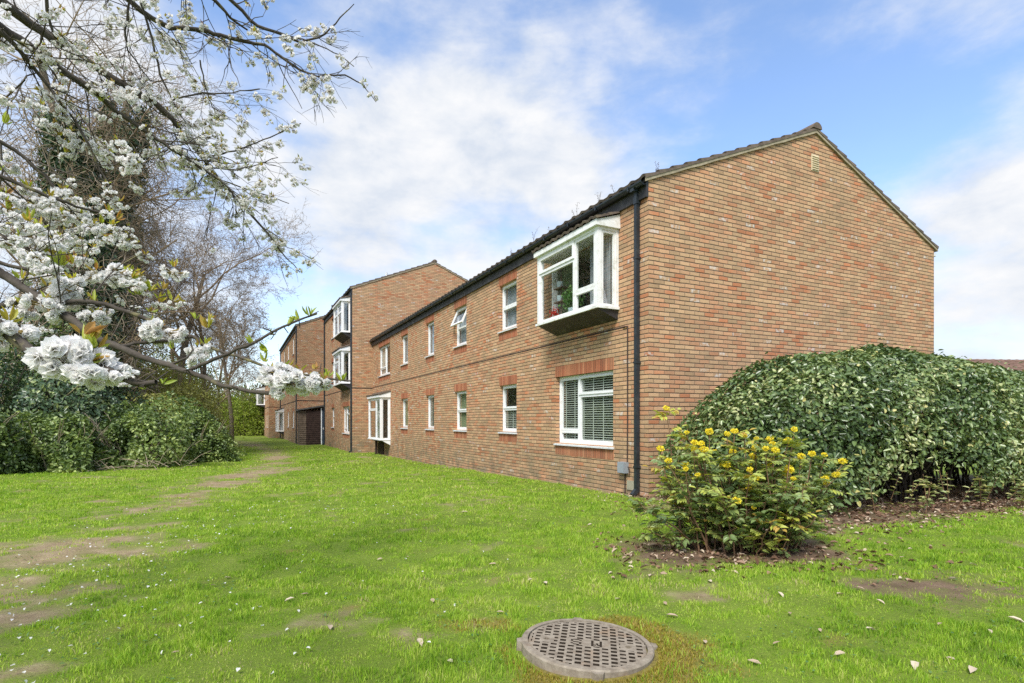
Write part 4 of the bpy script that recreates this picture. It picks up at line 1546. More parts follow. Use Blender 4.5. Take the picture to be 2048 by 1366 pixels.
def bare_tree(name, x, y, h, r, label, seed, levels=5, lean=(0, 0), group=None, buds=2, dens=1.0, spread=1.0, budsize=0.05):
    rnd = random.Random(seed)
    rng = np.random.default_rng(seed)
    z = float(gz(x, y)) - 0.1
    root = empty(name, (x, y, z))
    tag(root, label, 'tree', group)
    P = dict(levels=levels, n=[int(8 * dens), 6, 5, 4, 4], t0=[0.35, 0.25, 0.2, 0.15, 0.1], ang=[42 * spread, 42, 42, 45, 45], lr=[0.45, 0.55, 0.6, 0.62, 0.62], rr=[0.55, 0.6, 0.6, 0.65, 0.7],
             up=[0.02, 0.05, 0.04, 0.02, 0.0, 0.0], wob=0.09, rmin=0.008, seg=5, taper=0.65)
    polys, tips = [], []
    grow(polys, tips, Vector((0, 0, 0)), Vector((lean[0], lean[1], 1)).normalized(), h * 0.78, r, 0, P, rnd)
    # second leader
    tree_meshes(root, polys, 1, BARK_GREY, BARK_TWIG)
    if buds:
        C = tip_points(tips, buds, rng, 0.03)
        n = len(C)
        leaves('buds', C, rand_dir(n, rng), rand_dir(n, rng), budsize, budsize * 0.6, BUD, root, rng=rng)
    return root


def blob_points(n, rng, rx, ry, h, z0=0.0, lump=0.22, shell=0.3, k=7, seed=0):
    """points in the outer shell of a lumpy mound; returns points and outward normals"""
    d = rand_dir(n, rng)
    d[:, 2] = np.abs(d[:, 2]) * 1.15 - 0.15
    d = unit(d)
    r2 = np.random.default_rng(seed + 50)
    bumps = unit(r2.normal(size=(26, 3)) * np.array([1, 1, 0.8]) + np.array([0, 0, 0.25]))
    wts = r2.uniform(-1, 1.0, 26)
    dots = d @ bumps.T
    s = (np.exp((dots - 1) * 16) * wts).sum(1) * lump
    rr = (1 + s) * (1 - shell * rng.random(n) ** 1.7)
    p = d * rr[:, None] * np.array([rx, ry, h])
    p[:, 2] += z0
    nrm = unit(d / np.array([rx, ry, h]))
    return p, nrm


def shrub(name, x, y, rx, ry, h, n, L, W, mat, label, seed, stems=24, cat='shrub', group=None, lump=0.25, shell=0.35, rot=0.0, nb=0.8, stem_mat=BARK_DARK, droop=0.25, core=True, z0=0.12, hue=0.0):
    rng = np.random.default_rng(seed)
    rnd = random.Random(seed)
    root = empty(name, (x, y, float(gz(x, y)) - 0.02), rot)
    tag(root, label, cat, group)
    P, Nm = blob_points(n, rng, rx, ry, h, z0, lump, shell, seed=seed)
    keep = P[:, 2] > 0.03
    P, Nm = P[keep], Nm[keep]
    n = len(P)
    N = unit(Nm * nb + rand_dir(n, rng) * 0.75 + np.array([0, 0, 0.35]))
    T = rand_dir(n, rng) + Nm * 0.5 - np.array([0, 0, droop])
    T = T - N * (T * N).sum(1, keepdims=True)
    cl = fnoise(P[:, 0] * 1.0 + P[:, 2] * 0.7 + seed, P[:, 1] + P[:, 2] * 0.9, 1.6, 3)
    col = np.clip((cl - 0.5) * 2.1 + 0.45 + (rng.random(n) - 0.5) * 0.75 + hue, 0, 1)
    leaves('foliage', P, T, N, L * (0.65 + 0.7 * rng.random(n)), W * (0.7 + 0.6 * rng.random(n)), mat, root, col, 0.18, 0.15, rng)
    tb = Tubes()
    for i in range(stems):
        a = rnd.uniform(0, 6.283)
        f = rnd.uniform(0.1, 0.45)
        p = Vector((math.cos(a) * rx * f, math.sin(a) * ry * f, -0.05))
        tgt = Vector((math.cos(a) * rx * rnd.uniform(.5, .95), math.sin(a) * ry * rnd.uniform(.5, .95), h * rnd.uniform(.45, .95)))
        pts = []
        for k in range(6):
            t = k / 5
            q = p.lerp(tgt, t)
            q.z = p.z + (tgt.z - p.z) * (t ** 0.8)
            pts.append(q + Vector((rnd.gauss(0, .03), rnd.gauss(0, .03), 0)) * (1 if k else 0))
        r0 = 0.008 + 0.012 * h / 2
        tb.add(pts, np.linspace(r0, r0 * 0.35, 6), 4)
    for i in range(max(6, stems // 2)):          # arching shoots that break the outline
        k = rnd.randrange(len(P))
        p = Vector(P[k])
        d = Vector(Nm[k]) + Vector((rnd.gauss(0, .4), rnd.gauss(0, .4), rnd.uniform(0, .8)))
        d.normalize()
        l = rnd.uniform(.12, .3) * h
        tb.add([p, p + d * l * .5, p + d * l - Vector((0, 0, l * .2))], [.009, .007, .004], 3)
    tb.build('stems', stem_mat, root)
    return root


def build_hedge():
    rng = np.random.default_rng(77)
    rnd = random.Random(77)
    c = loc2w(5.15, -1.5, 0)
    root = empty('hedge_shrub', (c.x, c.y, float(gz(c.x, c.y))), RZ)
    tag(root, 'big domed evergreen shrub with leathery grey green leaves against the gable', 'shrub')
    n = 110000
    d = rand_dir(n, rng)
    d[:, 2] = np.abs(d[:, 2]) * 1.2 - 0.12
    d = unit(d)
    # superellipsoid: boxier than a ball
    ex = 3.3
    k = (np.abs(d[:, 0]) ** ex + np.abs(d[:, 1]) ** ex + np.abs(d[:, 2]) ** ex) ** (-1 / ex)
    r2 = np.random.default_rng(4)
    bumps = unit(r2.normal(size=(40, 3)) + np.array([0, 0, 0.3]))
    wts = r2.uniform(-1, 1, 40)
    s = (np.exp((d @ bumps.T - 1) * 30) * wts).sum(1) * 0.15
    depth = rng.random(n) ** 1.5
    rr = k * (1 + s) * (1 - 0.22 * depth)
    P = d * rr[:, None] * np.array([5.1, 1.46, 2.36])
    # crown falls away towards the far (right) end and the near left tip
    P[:, 2] *= 1 + 0.075 * np.exp(-((P[:, 0] + 4.1) / 1.3) ** 2) + 0.03 * np.exp(-((P[:, 0] + 1.8) / 1.0) ** 2) - 0.07 * sstep(P[:, 0], -0.8, 3.5) + 0.045 * (fnoise(P[:, 0] + 11, P[:, 1], 0.8, 3) - 0.5) * 2
    P[:, 2] += np.where(rng.random(n) < 0.012, rng.random(n) * 0.16, 0) * (d[:, 2] > 0.4)
    nrm = unit(np.sign(d) * np.abs(d) ** 1.6 / np.array([5.1, 1.46, 2.36]))
    # ragged lower edge with open gaps that show the dark stems
    gap = fnoise(P[:, 0] + 50, P[:, 1] * 0.4 + 20, 0.9, 3)
    zmin = 0.26 + 0.55 * sstep(gap, 0.44, 0.66) * np.exp(-((P[:, 0] + 1.5) / 2.2) ** 2)
    zmin = np.where(P[:, 0] < -4.0, zmin * 0.5, zmin)
    keep = (P[:, 2] > zmin * (0.75 + 0.5 * rng.random(n))) & (P[:, 2] > 0.06)
    P, nrm = P[keep], nrm[keep]
    dep = depth[keep]
    n = len(P)
    N = unit(nrm * 0.75 + rand_dir(n, rng) * 0.8 + np.array([0, 0, 0.35]))
    T = rand_dir(n, rng) + nrm * 0.6 - np.array([0, 0, 0.35])
    T = T - N * (T * N).sum(1, keepdims=True)
    cl = fnoise(P[:, 0] + 3, P[:, 1] + P[:, 2], 1.4, 4)
    col = np.clip((cl - 0.5) * 1.3 + 0.46 + (rng.random(n) - 0.5) * 0.7, 0, 0.94)
    col = np.where(rng.random(n) < 0.018, 0.98, col)
    leaves('foliage', P, T, N, 0.045 + 0.07 * rng.random(n) ** 1.3, 0.027 + 0.032 * rng.random(n), HEDGE, root, col, 0.16, 0.2, rng)
    tb = Tubes()
    for i in range(60):
        bx = rnd.uniform(-4.2, 4.4)
        by = rnd.uniform(-0.75, 0.7)
        p = Vector((bx, by, -0.1))
        for s in range(3):
            tgt = Vector((bx * 0.92 + rnd.gauss(0, .4), by * 1.1 + rnd.gauss(0, .25), rnd.uniform(0.9, 1.6)))
            pts = [p.lerp(tgt, t) + Vector((rnd.gauss(0, .03), rnd.gauss(0, .03), 0)) for t in (0, .2, .4, .6, .8, 1)]
            tb.add(pts, np.linspace(rnd.uniform(.014, .03), 0.007, 6), 5)
    tb.build('stems', BARK_DARK, root)
    # young shoots at the foot
    C, T, N, cc = [], [], [], []
    tb = Tubes()
    for sx_, sy_, hh in ((-3.4, -1.2, .6), (-3.0, -1.4, .5), (-2.3, -1.5, .6), (-1.9, -1.55, .55), (-1.35, -1.7, .4), (-0.95, -1.6, .5), (-0.6, -1.65, .35), (0.2, -1.6, .45), (0.9, -1.6, .5), (1.7, -1.5, .55), (2.4, -1.5, .5), (-2.6, -1.3, .6), (3.0, -1.3, .6)):
        for q in range(3):
            p = Vector((sx_ + rnd.gauss(0, .1), sy_ + rnd.gauss(0, .08), 0))
            dv = Vector((rnd.gauss(0, .35), rnd.gauss(-.2, .3), 1)).normalized()
            pts = [p + dv * hh * t for t in (0, .35, .7, 1)]
            tb.add(pts, [.006, .005, .004, .003], 4)
            for j in range(12):
                t = rnd.uniform(.25, 1)
                C.append(p + dv * hh * t)
                a = rnd.uniform(0, 6.28)
                T.append((math.cos(a), math.sin(a), rnd.uniform(0, .5)))
                N.append((rnd.gauss(0, .3), rnd.gauss(0, .3), 1))
                cc.append(rnd.choice((0.85, 0.9, 0.93, 0.6, 0.97)))
    C = np.array([tuple(c) for c in C])
    ys_ = leaves('young_shoots', C, np.array(T), np.array(N), 0.09, 0.042, HEDGE, root, np.array(cc), 0.15, 0.2, rng)
    ys_['kind'] = 'stuff'
    tb.build('shoot_stems', BARK_STEM, root)['kind'] = 'stuff'


def build_mahonia():
    rng = np.random.default_rng(55)
    rnd = random.Random(55)
    cx_, cy_ = 2.26, 5.55
    root = empty('mahonia_shrub', (cx_, cy_, float(gz(cx_, cy_))))
    tag(root, 'spiky evergreen shrub covered in yellow flower clusters in front of the gable', 'shrub')
    tb = Tubes()
    C, T, N, cc = [], [], [], []
    tops, sides = [], []

    def pinnate(base, d, length, hue):
        d = d.normalized()
        up = Vector((rnd.gauss(0, .25), rnd.gauss(0, .25), 1))
        side = d.cross(up).normalized()
        up = side.cross(d).normalized()
        pr = rnd.choice((3, 4))
        end = base + d * length - Vector((0, 0, length * 0.15))
        tb.add([base, base.lerp(end, .5) + up * 0.01, end], [.0022, .002, .0015], 3)
        for k in range(pr):
            f = 0.25 + 0.65 * k / pr
            pt = base.lerp(end, f)
            for sg in (-1, 1):
                C.append(pt)
                T.append(side * sg * 0.9 + d * 0.45 - up * 0.1)
                N.append(up + side * sg * -0.3 + Vector((rnd.gauss(0, .15), rnd.gauss(0, .15), 0)))
                cc.append(hue + rnd.uniform(-.15, .15))
        C.append(end)
        T.append(d)
        N.append(up)
        cc.append(hue + rnd.uniform(-.15, .15))

    nst = 92
    for i in range(nst):
        a = rnd.uniform(0, 6.283)
        br = rnd.uniform(0.05, 1) ** 0.6
        bx, by = math.cos(a) * br * 0.56, math.sin(a) * br * 0.33
        lean = rnd.uniform(0.3, 1.0)
        tx, ty = bx * (1 + lean * 0.95) + rnd.gauss(0, .12), by * (1 + lean * 0.85) + rnd.gauss(0, .1)
        edge = min(1.0, math.hypot(tx / 1.15, ty / 0.75))
        hz = rnd.uniform(0.62, 1.18) * (1.08 - 0.42 * edge ** 2)
        if rnd.random() < 0.34:
            hz *= rnd.uniform(.4, .75)
        tall_ = False
        if i in (0, 1):      # straggly stems on the left
            bx, by, tx, ty, hz = -0.55, 0.05, (-0.70, -0.74)[i], 0.1, (1.36, 0.95)[i]
            tall_ = True
        p = Vector((bx, by, -0.03))
        t_ = Vector((tx, ty, hz))
        pts = []
        for k in range(7):
            f = k / 6
            q = p.lerp(t_, f)
            q.x = p.x + (t_.x - p.x) * f ** 1.25
            q.y = p.y + (t_.y - p.y) * f ** 1.25
            pts.append(q + Vector((rnd.gauss(0, .012), rnd.gauss(0, .012), 0)) * (1 if k else 0))
        tb.add(pts, np.linspace(rnd.uniform(.006, .011), .004, 7), 5)
        tops.append((pts[-1], (pts[-1] - pts[-2]).normalized()))
        if rnd.random() < 0.30 and i > 1:
            k = rnd.choice((3, 4, 5))
            sides.append((pts[k] + Vector((rnd.gauss(0, .07), rnd.gauss(-.03, .07), rnd.uniform(.02, .10))), Vector((0, 0, 1))))
        hue0 = min(0.85, max(0.1, 0.42 + rnd.gauss(0, .2)))
        nl = rnd.randint(8, 15)
        for j in range(nl):
            f = 1 - (rnd.random() ** (1.7 if j % 3 else 1.0)) * (0.66 if j % 3 else 0.88)
            k = min(int(f * 6), 5)
            b_ = pts[k].lerp(pts[k + 1], f * 6 - k)
            az = rnd.uniform(0, 6.283)
            el = rnd.uniform(-.15, .75)
            dv = Vector((math.cos(az), math.sin(az), el))
            hue = hue0 + (0.15 if f > 0.86 else 0) + (0.25 if rnd.random() < 0.12 or tall_ else 0)
            pinnate(b_, dv, rnd.uniform(.10, .19), min(hue, 0.97))
    tb.build('stems', BARK_STEM, root)
    C = np.array([tuple(c) for c in C]); T = np.array([tuple(c) for c in T]); N = np.array([tuple(c) for c in N])
    n = len(C)
    leaves('foliage', C, T, N, 0.052 + 0.026 * rng.random(n), 0.028 + 0.010 * rng.random(n), MAHONIA, root, np.clip(np.array(cc), 0, 1), 0.12, 0.25, rng)
    # flower clusters: small heads of many florets
    variants = []
    for v in range(4):
        r2 = np.random.default_rng(200 + v)
        n = 130
        d = rand_dir(n, r2)
        d[:, 2] = d[:, 2] * 0.8 + 0.25
        Pp = d * np.array([0.035, 0.035, 0.032]) * (0.55 + 0.5 * r2.random((n, 1)))
        Vv, Ff = leaf_arrays(Pp, d + rand_dir(n, r2) * 0.7, rand_dir(n, r2), 0.017, 0.014, 0.2, 0.1)
        variants.append((Vv, Ff, np.repeat(r2.random(n), 6)))
    tops.sort(key=lambda t: -t[0].z)
    chosen = [t for i, t in enumerate(tops) if i < 40 or i % 3][:46] + sides[:18]
    base = []
    for i, (p, d) in enumerate(chosen):
        if i < 4:
            o = np_mesh('flower_cluster', variants[i][0], variants[i][1], YELLOW, root, variants[i][2])
            base.append(o)
        else:
            o = base[i % 4].copy()
            COL.objects.link(o)
            o.parent = root
        o.location = p + Vector((0, 0, .03))
        s = rnd.uniform(0.55, 1.0)
        o.scale = (s, s, s * rnd.uniform(.8, 1.2))
        o.rotation_euler = (rnd.uniform(-.4, .4), rnd.uniform(-.4, .4), rnd.uniform(0, 6))


def build_woodland():
    # bramble bank along the left edge of the lawn
    banks = [(-14.0, 13.9, 2.0, 1.5, 1.75, 'low bramble mound at the left end of the bank', 0.05), (-12.7, 15.6, 1.7, 1.6, 1.55, 'bright green bramble mound second from the left end of the bank', 0.12),
             (-12.2, 18.0, 1.6, 1.7, 1.85, 'rounded bramble mound in the middle of the bank', 0.0), (-11.9, 20.6, 1.5, 1.7, 1.75, 'dark bramble mound where the lawn edge curves away', -0.05),
             (-14.3, 24.2, 1.7, 2.0, 2.2, 'taller bramble mound at the far end of the bank', 0.14)]
    for i, (x, y, rx, ry, h, lab, hue) in enumerate(banks):
        shrub('bramble_shrub', x, y, rx, ry, h, 15000, 0.11, 0.068, BRAMBLE, lab, 300 + i, 44, 'shrub', 'bramble mounds along the lawn edge', 0.75, 0.5, 0, 0.45, BARK_VINE, 0.3, hue=hue)
    # dry cane tangle in front of the bank
    rnd = random.Random(42)
    root = empty('dry_cane_pile', (-11.2, 15.2, -0.1))
    tag(root, 'tangle of dead brown canes at the foot of the brambles', 'dead canes')
    tb = Tubes()
    for i in range(48):
        p = Vector((rnd.uniform(-1.3, 1.7), rnd.uniform(-.4, 2.2), rnd.uniform(0, .12)))
        d = Vector((rnd.gauss(0, 1), rnd.gauss(0, .6), rnd.gauss(0.15, .3))).normalized()
        L = rnd.uniform(.3, .9)
        tb.add([p, p + d * L * .5 + Vector((0, 0, .06)), p + d * L], [.009, .008, .005], 4)
    tb.build('canes', BARK_VINE, root)
    # dark evergreens behind the bank
    for i, (x, y, rx, ry, h, lab, mat) in enumerate([
            (-17.0, 17.2, 2.2, 2.0, 3.7, 'dark holly bush at the left frame edge above the brambles', LAUREL), (-15.0, 19.4, 2.1, 2.0, 4.1, 'tall dark laurel bush in front of the ivy clad trunks', LAUREL),
            (-13.8, 22.8, 1.5, 1.8, 2.6, 'small green bush right of the ivy clad trunks', OLIVE), (-19.5, 21.5, 2.8, 2.2, 5.6, 'deep green holly mass behind the left evergreens', LAUREL)]):
        shrub('evergreen_bush', x, y, rx, ry, h, 15000, 0.12, 0.072, mat, lab, 340 + i, 30, 'shrub', 'dark evergreens behind the brambles', 0.75, 0.5)
    # spring shrubs
    for i, (x, y, rx, ry, h, lab, mat, nn) in enumerate([
            (-15.7, 25.6, 2.3, 2.0, 4.7, 'loose olive brown thicket just right of the ivy trunks', OLIVE, 17000), (-19.0, 29.0, 3.0, 2.6, 4.6, 'olive green spring thicket right of the evergreens', OLIVE, 14000), (-19.3, 32.5, 2.2, 2.4, 5.6, 'tall loose olive thicket before the bare tree', OLIVE, 13000),
            (-22.6, 38.5, 2.4, 2.2, 4.6, 'low green thicket where the path bends', BRAMBLE, 8000), (-26.6, 46.0, 2.4, 2.6, 3.6, 'yellow green bush beside the far path', LIME, 6000),
            (-27.5, 58.5, 3.0, 2.5, 4.6, 'fresh lime willow bush at the far end of the lawn', LIME, 7000), (-31.5, 63.0, 3.2, 2.6, 5.2, 'lime green bush left of the farthest block', LIME, 6000),
            (-35.5, 68, 3.5, 3, 4.4, 'pale green bush in the farthest gap', LIME, 5000),
            (-31.5, 52, 3.5, 3, 5.0, 'dark thicket left of the lime bushes', BRAMBLE, 6000), (-28.2, 44, 3.0, 3, 6.0, 'broad olive thicket behind the path bend', OLIVE, 7000)]):
        sc_ = max(1.0, y / 24)
        shrub('spring_shrub', x, y, rx, ry, h, nn, 0.085 * sc_, 0.05 * sc_, mat, lab, 380 + i, 50, 'shrub', 'spring thickets along the path', 0.45, 0.65, 0, 0.3, BARK_TWIG)
    # trees with ivy
    ivy_tree(-15.2, 21.2, 15.5, 0.34, 'tall ivy clad tree with a brown twig tangle behind the laurels', 61, 1.0, 12.5)
    ivy_tree(-17.6, 20.6, 17.5, 0.32, 'leftmost ivy clad tree reaching past the top of the frame', 62, 1.05, 15.0)
    ivy_tree(-18.5, 26.0, 17.5, 0.30, 'slender ivy clad tree between the two thick ones', 63, 0.8, 12.0)
    bare_tree('bare_tree', -18.2, 30.0, 14.5, 0.25, 'bare budding tree with forked trunk right of the ivy trees', 71, 5, (0.02, 0), 'leafless trees', 2, spread=0.85)
    bare_tree('bare_tree', -18.6, 33.0, 11.5, 0.17, 'slim bare tree close beside the forked one', 72, 5, (0.03, 0), 'leafless trees', 2, spread=0.8, dens=0.8)
    bare_tree('bare_tree', -21.0, 42.0, 11.5, 0.17, 'smaller bare tree beyond the path bend', 73, 5, (-0.05, 0), 'leafless trees', 2, budsize=0.07)
    bare_tree('bare_tree', -29.5, 56.0, 11.5, 0.2, 'distant bare tree left of the farthest block', 74, 5, (0.0, 0), 'leafless trees', 2, budsize=0.09)
    bare_tree('bare_tree', -24.0, 33.0, 15.5, 0.22, 'bare tree deep in the wood behind the ivy trunks', 75, 5, (0.0, 0), 'leafless trees', 2)
    bare_tree('bare_tree', -23.0, 25.5, 15.0, 0.22, 'bare tree at the left frame edge behind the blossom', 76, 5, (0.05, 0), 'leafless trees', 2)
    # far woodland that reads as one mass
    rng = np.random.default_rng(90)
    tb = Tubes()
    C = []
    for i in range(70):
        x, y = rng.uniform(-95, -26), rng.uniform(62, 100)
        if x > -0.44 * y:
            continue
        h = rng.uniform(5, 9.5)
        for s in range(26):
            a = rng.uniform(0, 6.28)
            e = np.array([x + math.cos(a) * rng.uniform(.3, 2.6), y + math.sin(a) * rng.uniform(.3, 2.0), h * rng.uniform(.45, 1)])
            b = np.array([x, y, h * rng.uniform(0, .45)])
            tb.add([b, (b + e) / 2 + rng.normal(size=3) * .2, e], [.09, .06, .03], 3)
            for k in range(14):
                t = rng.random()
                C.append(b + (e - b) * t + rng.normal(size=3) * 0.45)
    wd = tb.build('far_woodland', BARK_TWIG)
    tag(wd, 'far woodland of thin trunks closing the view on the left', 'woodland', kind='stuff')
    C = np.array(C)
    n = len(C)
    lv = leaves('woodland_foliage', C, rand_dir(n, rng), rand_dir(n, rng), 0.30, 0.2, mat_leaf('far_leaf', [(0, (0.05, 0.075, 0.03)), (0.6, (0.12, 0.145, 0.05)), (1, (0.20, 0.22, 0.08))], 0.7, 0.2, 0.3), wd, rng=rng)


def ivy_tree(x, y, h, r, label, seed, rad, ivy_h):
    rnd = random.Random(seed)
    rng = np.random.default_rng(seed)
    z = float(gz(x, y)) - 0.1
    root = empty('ivy_tree', (x, y, z))
    tag(root, label, 'tree', 'ivy clad trees')
    P = dict(levels=4, n=[17, 6, 5, 4], t0=[0.18, 0.2, 0.15, 0.1], ang=[58, 45, 45, 48], lr=[0.24, 0.58, 0.6, 0.6], rr=[0.35, 0.6, 0.65, 0.7],
             up=[0.02, 0.05, 0.02, 0.0, 0.0], wob=0.07, rmin=0.008, seg=5, taper=0.7)
    polys, tips = [], []
    grow(polys, tips, Vector((0, 0, 0)), Vector((rnd.uniform(-.03, .03), 0, 1)), h * 0.95, r, 0, P, rnd)
    tree_meshes(root, polys, 1, BARK_GREY, BARK_TWIG)
    trunk = polys[0][0]
    # ivy wrapped round the stem, thinning upwards, plus hanging dead vine
    n = 24000
    t = rng.random(n) ** 0.9
    zz = t * ivy_h
    idx = np.clip(zz / (h * 0.95) * (len(trunk) - 1), 0, len(trunk) - 1.001)
    i0 = idx.astype(int)
    tp = np.array([tuple(p) for p in trunk])
    c = tp[i0] + (tp[i0 + 1] - tp[i0]) * (idx - i0)[:, None]
    a = rng.random(n) * 2 * np.pi
    lump = fnoise(a * 0.9 + seed, zz * 0.35, 1.0, 3)
    keep = rng.random(n) < 0.25 + 1.1 * sstep(lump, 0.38, 0.62)
    rr = rad * (0.35 + 1.15 * lump) * (1.15 - 0.4 * t) * (0.55 + 0.45 * rng.random(n) ** 0.5)
    o = np.stack([np.cos(a), np.sin(a), np.zeros(n)], -1)
    C = (c + o * rr[:, None] + rng.normal(size=(n, 3)) * 0.08)[keep]
    o = o[keep]
    n = len(C)
    N = unit(o + rand_dir(n, rng) * 0.7 + np.array([0, 0, .3]))
    T = rand_dir(n, rng) - np.array([0, 0, .5])
    leaves('ivy', C, T, N, 0.11 + 0.06 * rng.random(n), 0.085 + 0.03 * rng.random(n), IVY, root, None, 0.15, 0.15, rng)
    tb = Tubes()
    for i in range(1900):
        zv = rnd.uniform(1.5, ivy_h * 1.05)
        k = min(zv / (h * 0.95) * (len(trunk) - 1), len(trunk) - 1.01)
        b = trunk[int(k)].lerp(trunk[int(k) + 1], k - int(k))
        an = rnd.uniform(0, 6.283)
        ro = rad * rnd.uniform(.5, 1.7)
        p = b + Vector((math.cos(an) * ro, math.sin(an) * ro, 0))
        pts = [p]
        d = Vector((rnd.gauss(0, .6), rnd.gauss(0, .6), rnd.gauss(-.2, .7))).normalized()
        L = rnd.uniform(.5, 1.5)
        for s in range(4):
            d = (d + Vector((rnd.gauss(0, .35), rnd.gauss(0, .35), rnd.gauss(-.1, .3)))).normalized()
            pts.append(pts[-1] + d * L / 4)
        tb.add(pts, [.016, .014, .012, .010, .008], 3)
    tb.build('dead_vine', BARK_VINE, root)


# ------------------------------------------------------------------ the cherry tree over the camera
def flower_cluster_arrays(rng, nf, layers, pl, r, core=True):
    """one hanging cluster of double flowers around the origin (stalk point), hanging down"""
    Cs, Ts, Ns, Ls, Ws, Rs = [], [], [], [], [], []
    for f in range(nf):
        d = rand_dir(1, rng)[0]
        d[2] = -abs(d[2]) * 0.9 + 0.35
        d /= np.linalg.norm(d)
        c = d * r * (0.55 + 0.45 * rng.random()) * np.array([1.15, 1.15, 0.8])
        ax = unit(d + rand_dir(1, rng)[0] * 0.35)
        q = unit(np.cross(ax, [0.3, 0.5, 0.8]))
        w = np.cross(ax, q)
        for li, (cnt, el) in enumerate(layers):
            for k in range(cnt):
                a = (k + 0.5 * li + rng.random() * 0.4) / cnt * 2 * np.pi
                rad = q * math.cos(a) + w * math.sin(a)
                T = rad * math.cos(el) + ax * math.sin(el)
                Cs.append(c + ax * 0.001 * li)
                Ts.append(T)
                Ns.append(ax * math.cos(el) - rad * math.sin(el))
                s = pl * (0.85 + 0.3 * rng.random())
                Ls.append(s)
                Ws.append(s * 1.05)
                Rs.append(0.2 + 0.8 * rng.random())
        for k in range(5):
            st_ = unit(ax + rng.normal(size=3) * 0.5)
            Cs.append(c)
            Ts.append(st_)
            Ns.append(rand_dir(1, rng)[0])
            Ls.append(pl * 0.55)
            Ws.append(0.0022)
            Rs.append(0.04)
        # calyx and stalk
        for k in range(3):
            Cs.append(c * 0.25)
            Ts.append(c * 0.8 + rng.normal(size=3) * 0.002)
            Ns.append(rand_dir(1, rng)[0])
            Ls.append(np.linalg.norm(c) * 0.75)
            Ws.append(0.0035)
            Rs.append(0.03)
    V, F = leaf_arrays(np.array(Cs), np.array(Ts), np.array(Ns), np.array(Ls), np.array(Ws), -0.16, -0.22)
    return V, F, np.repeat(np.array(Rs), 6)


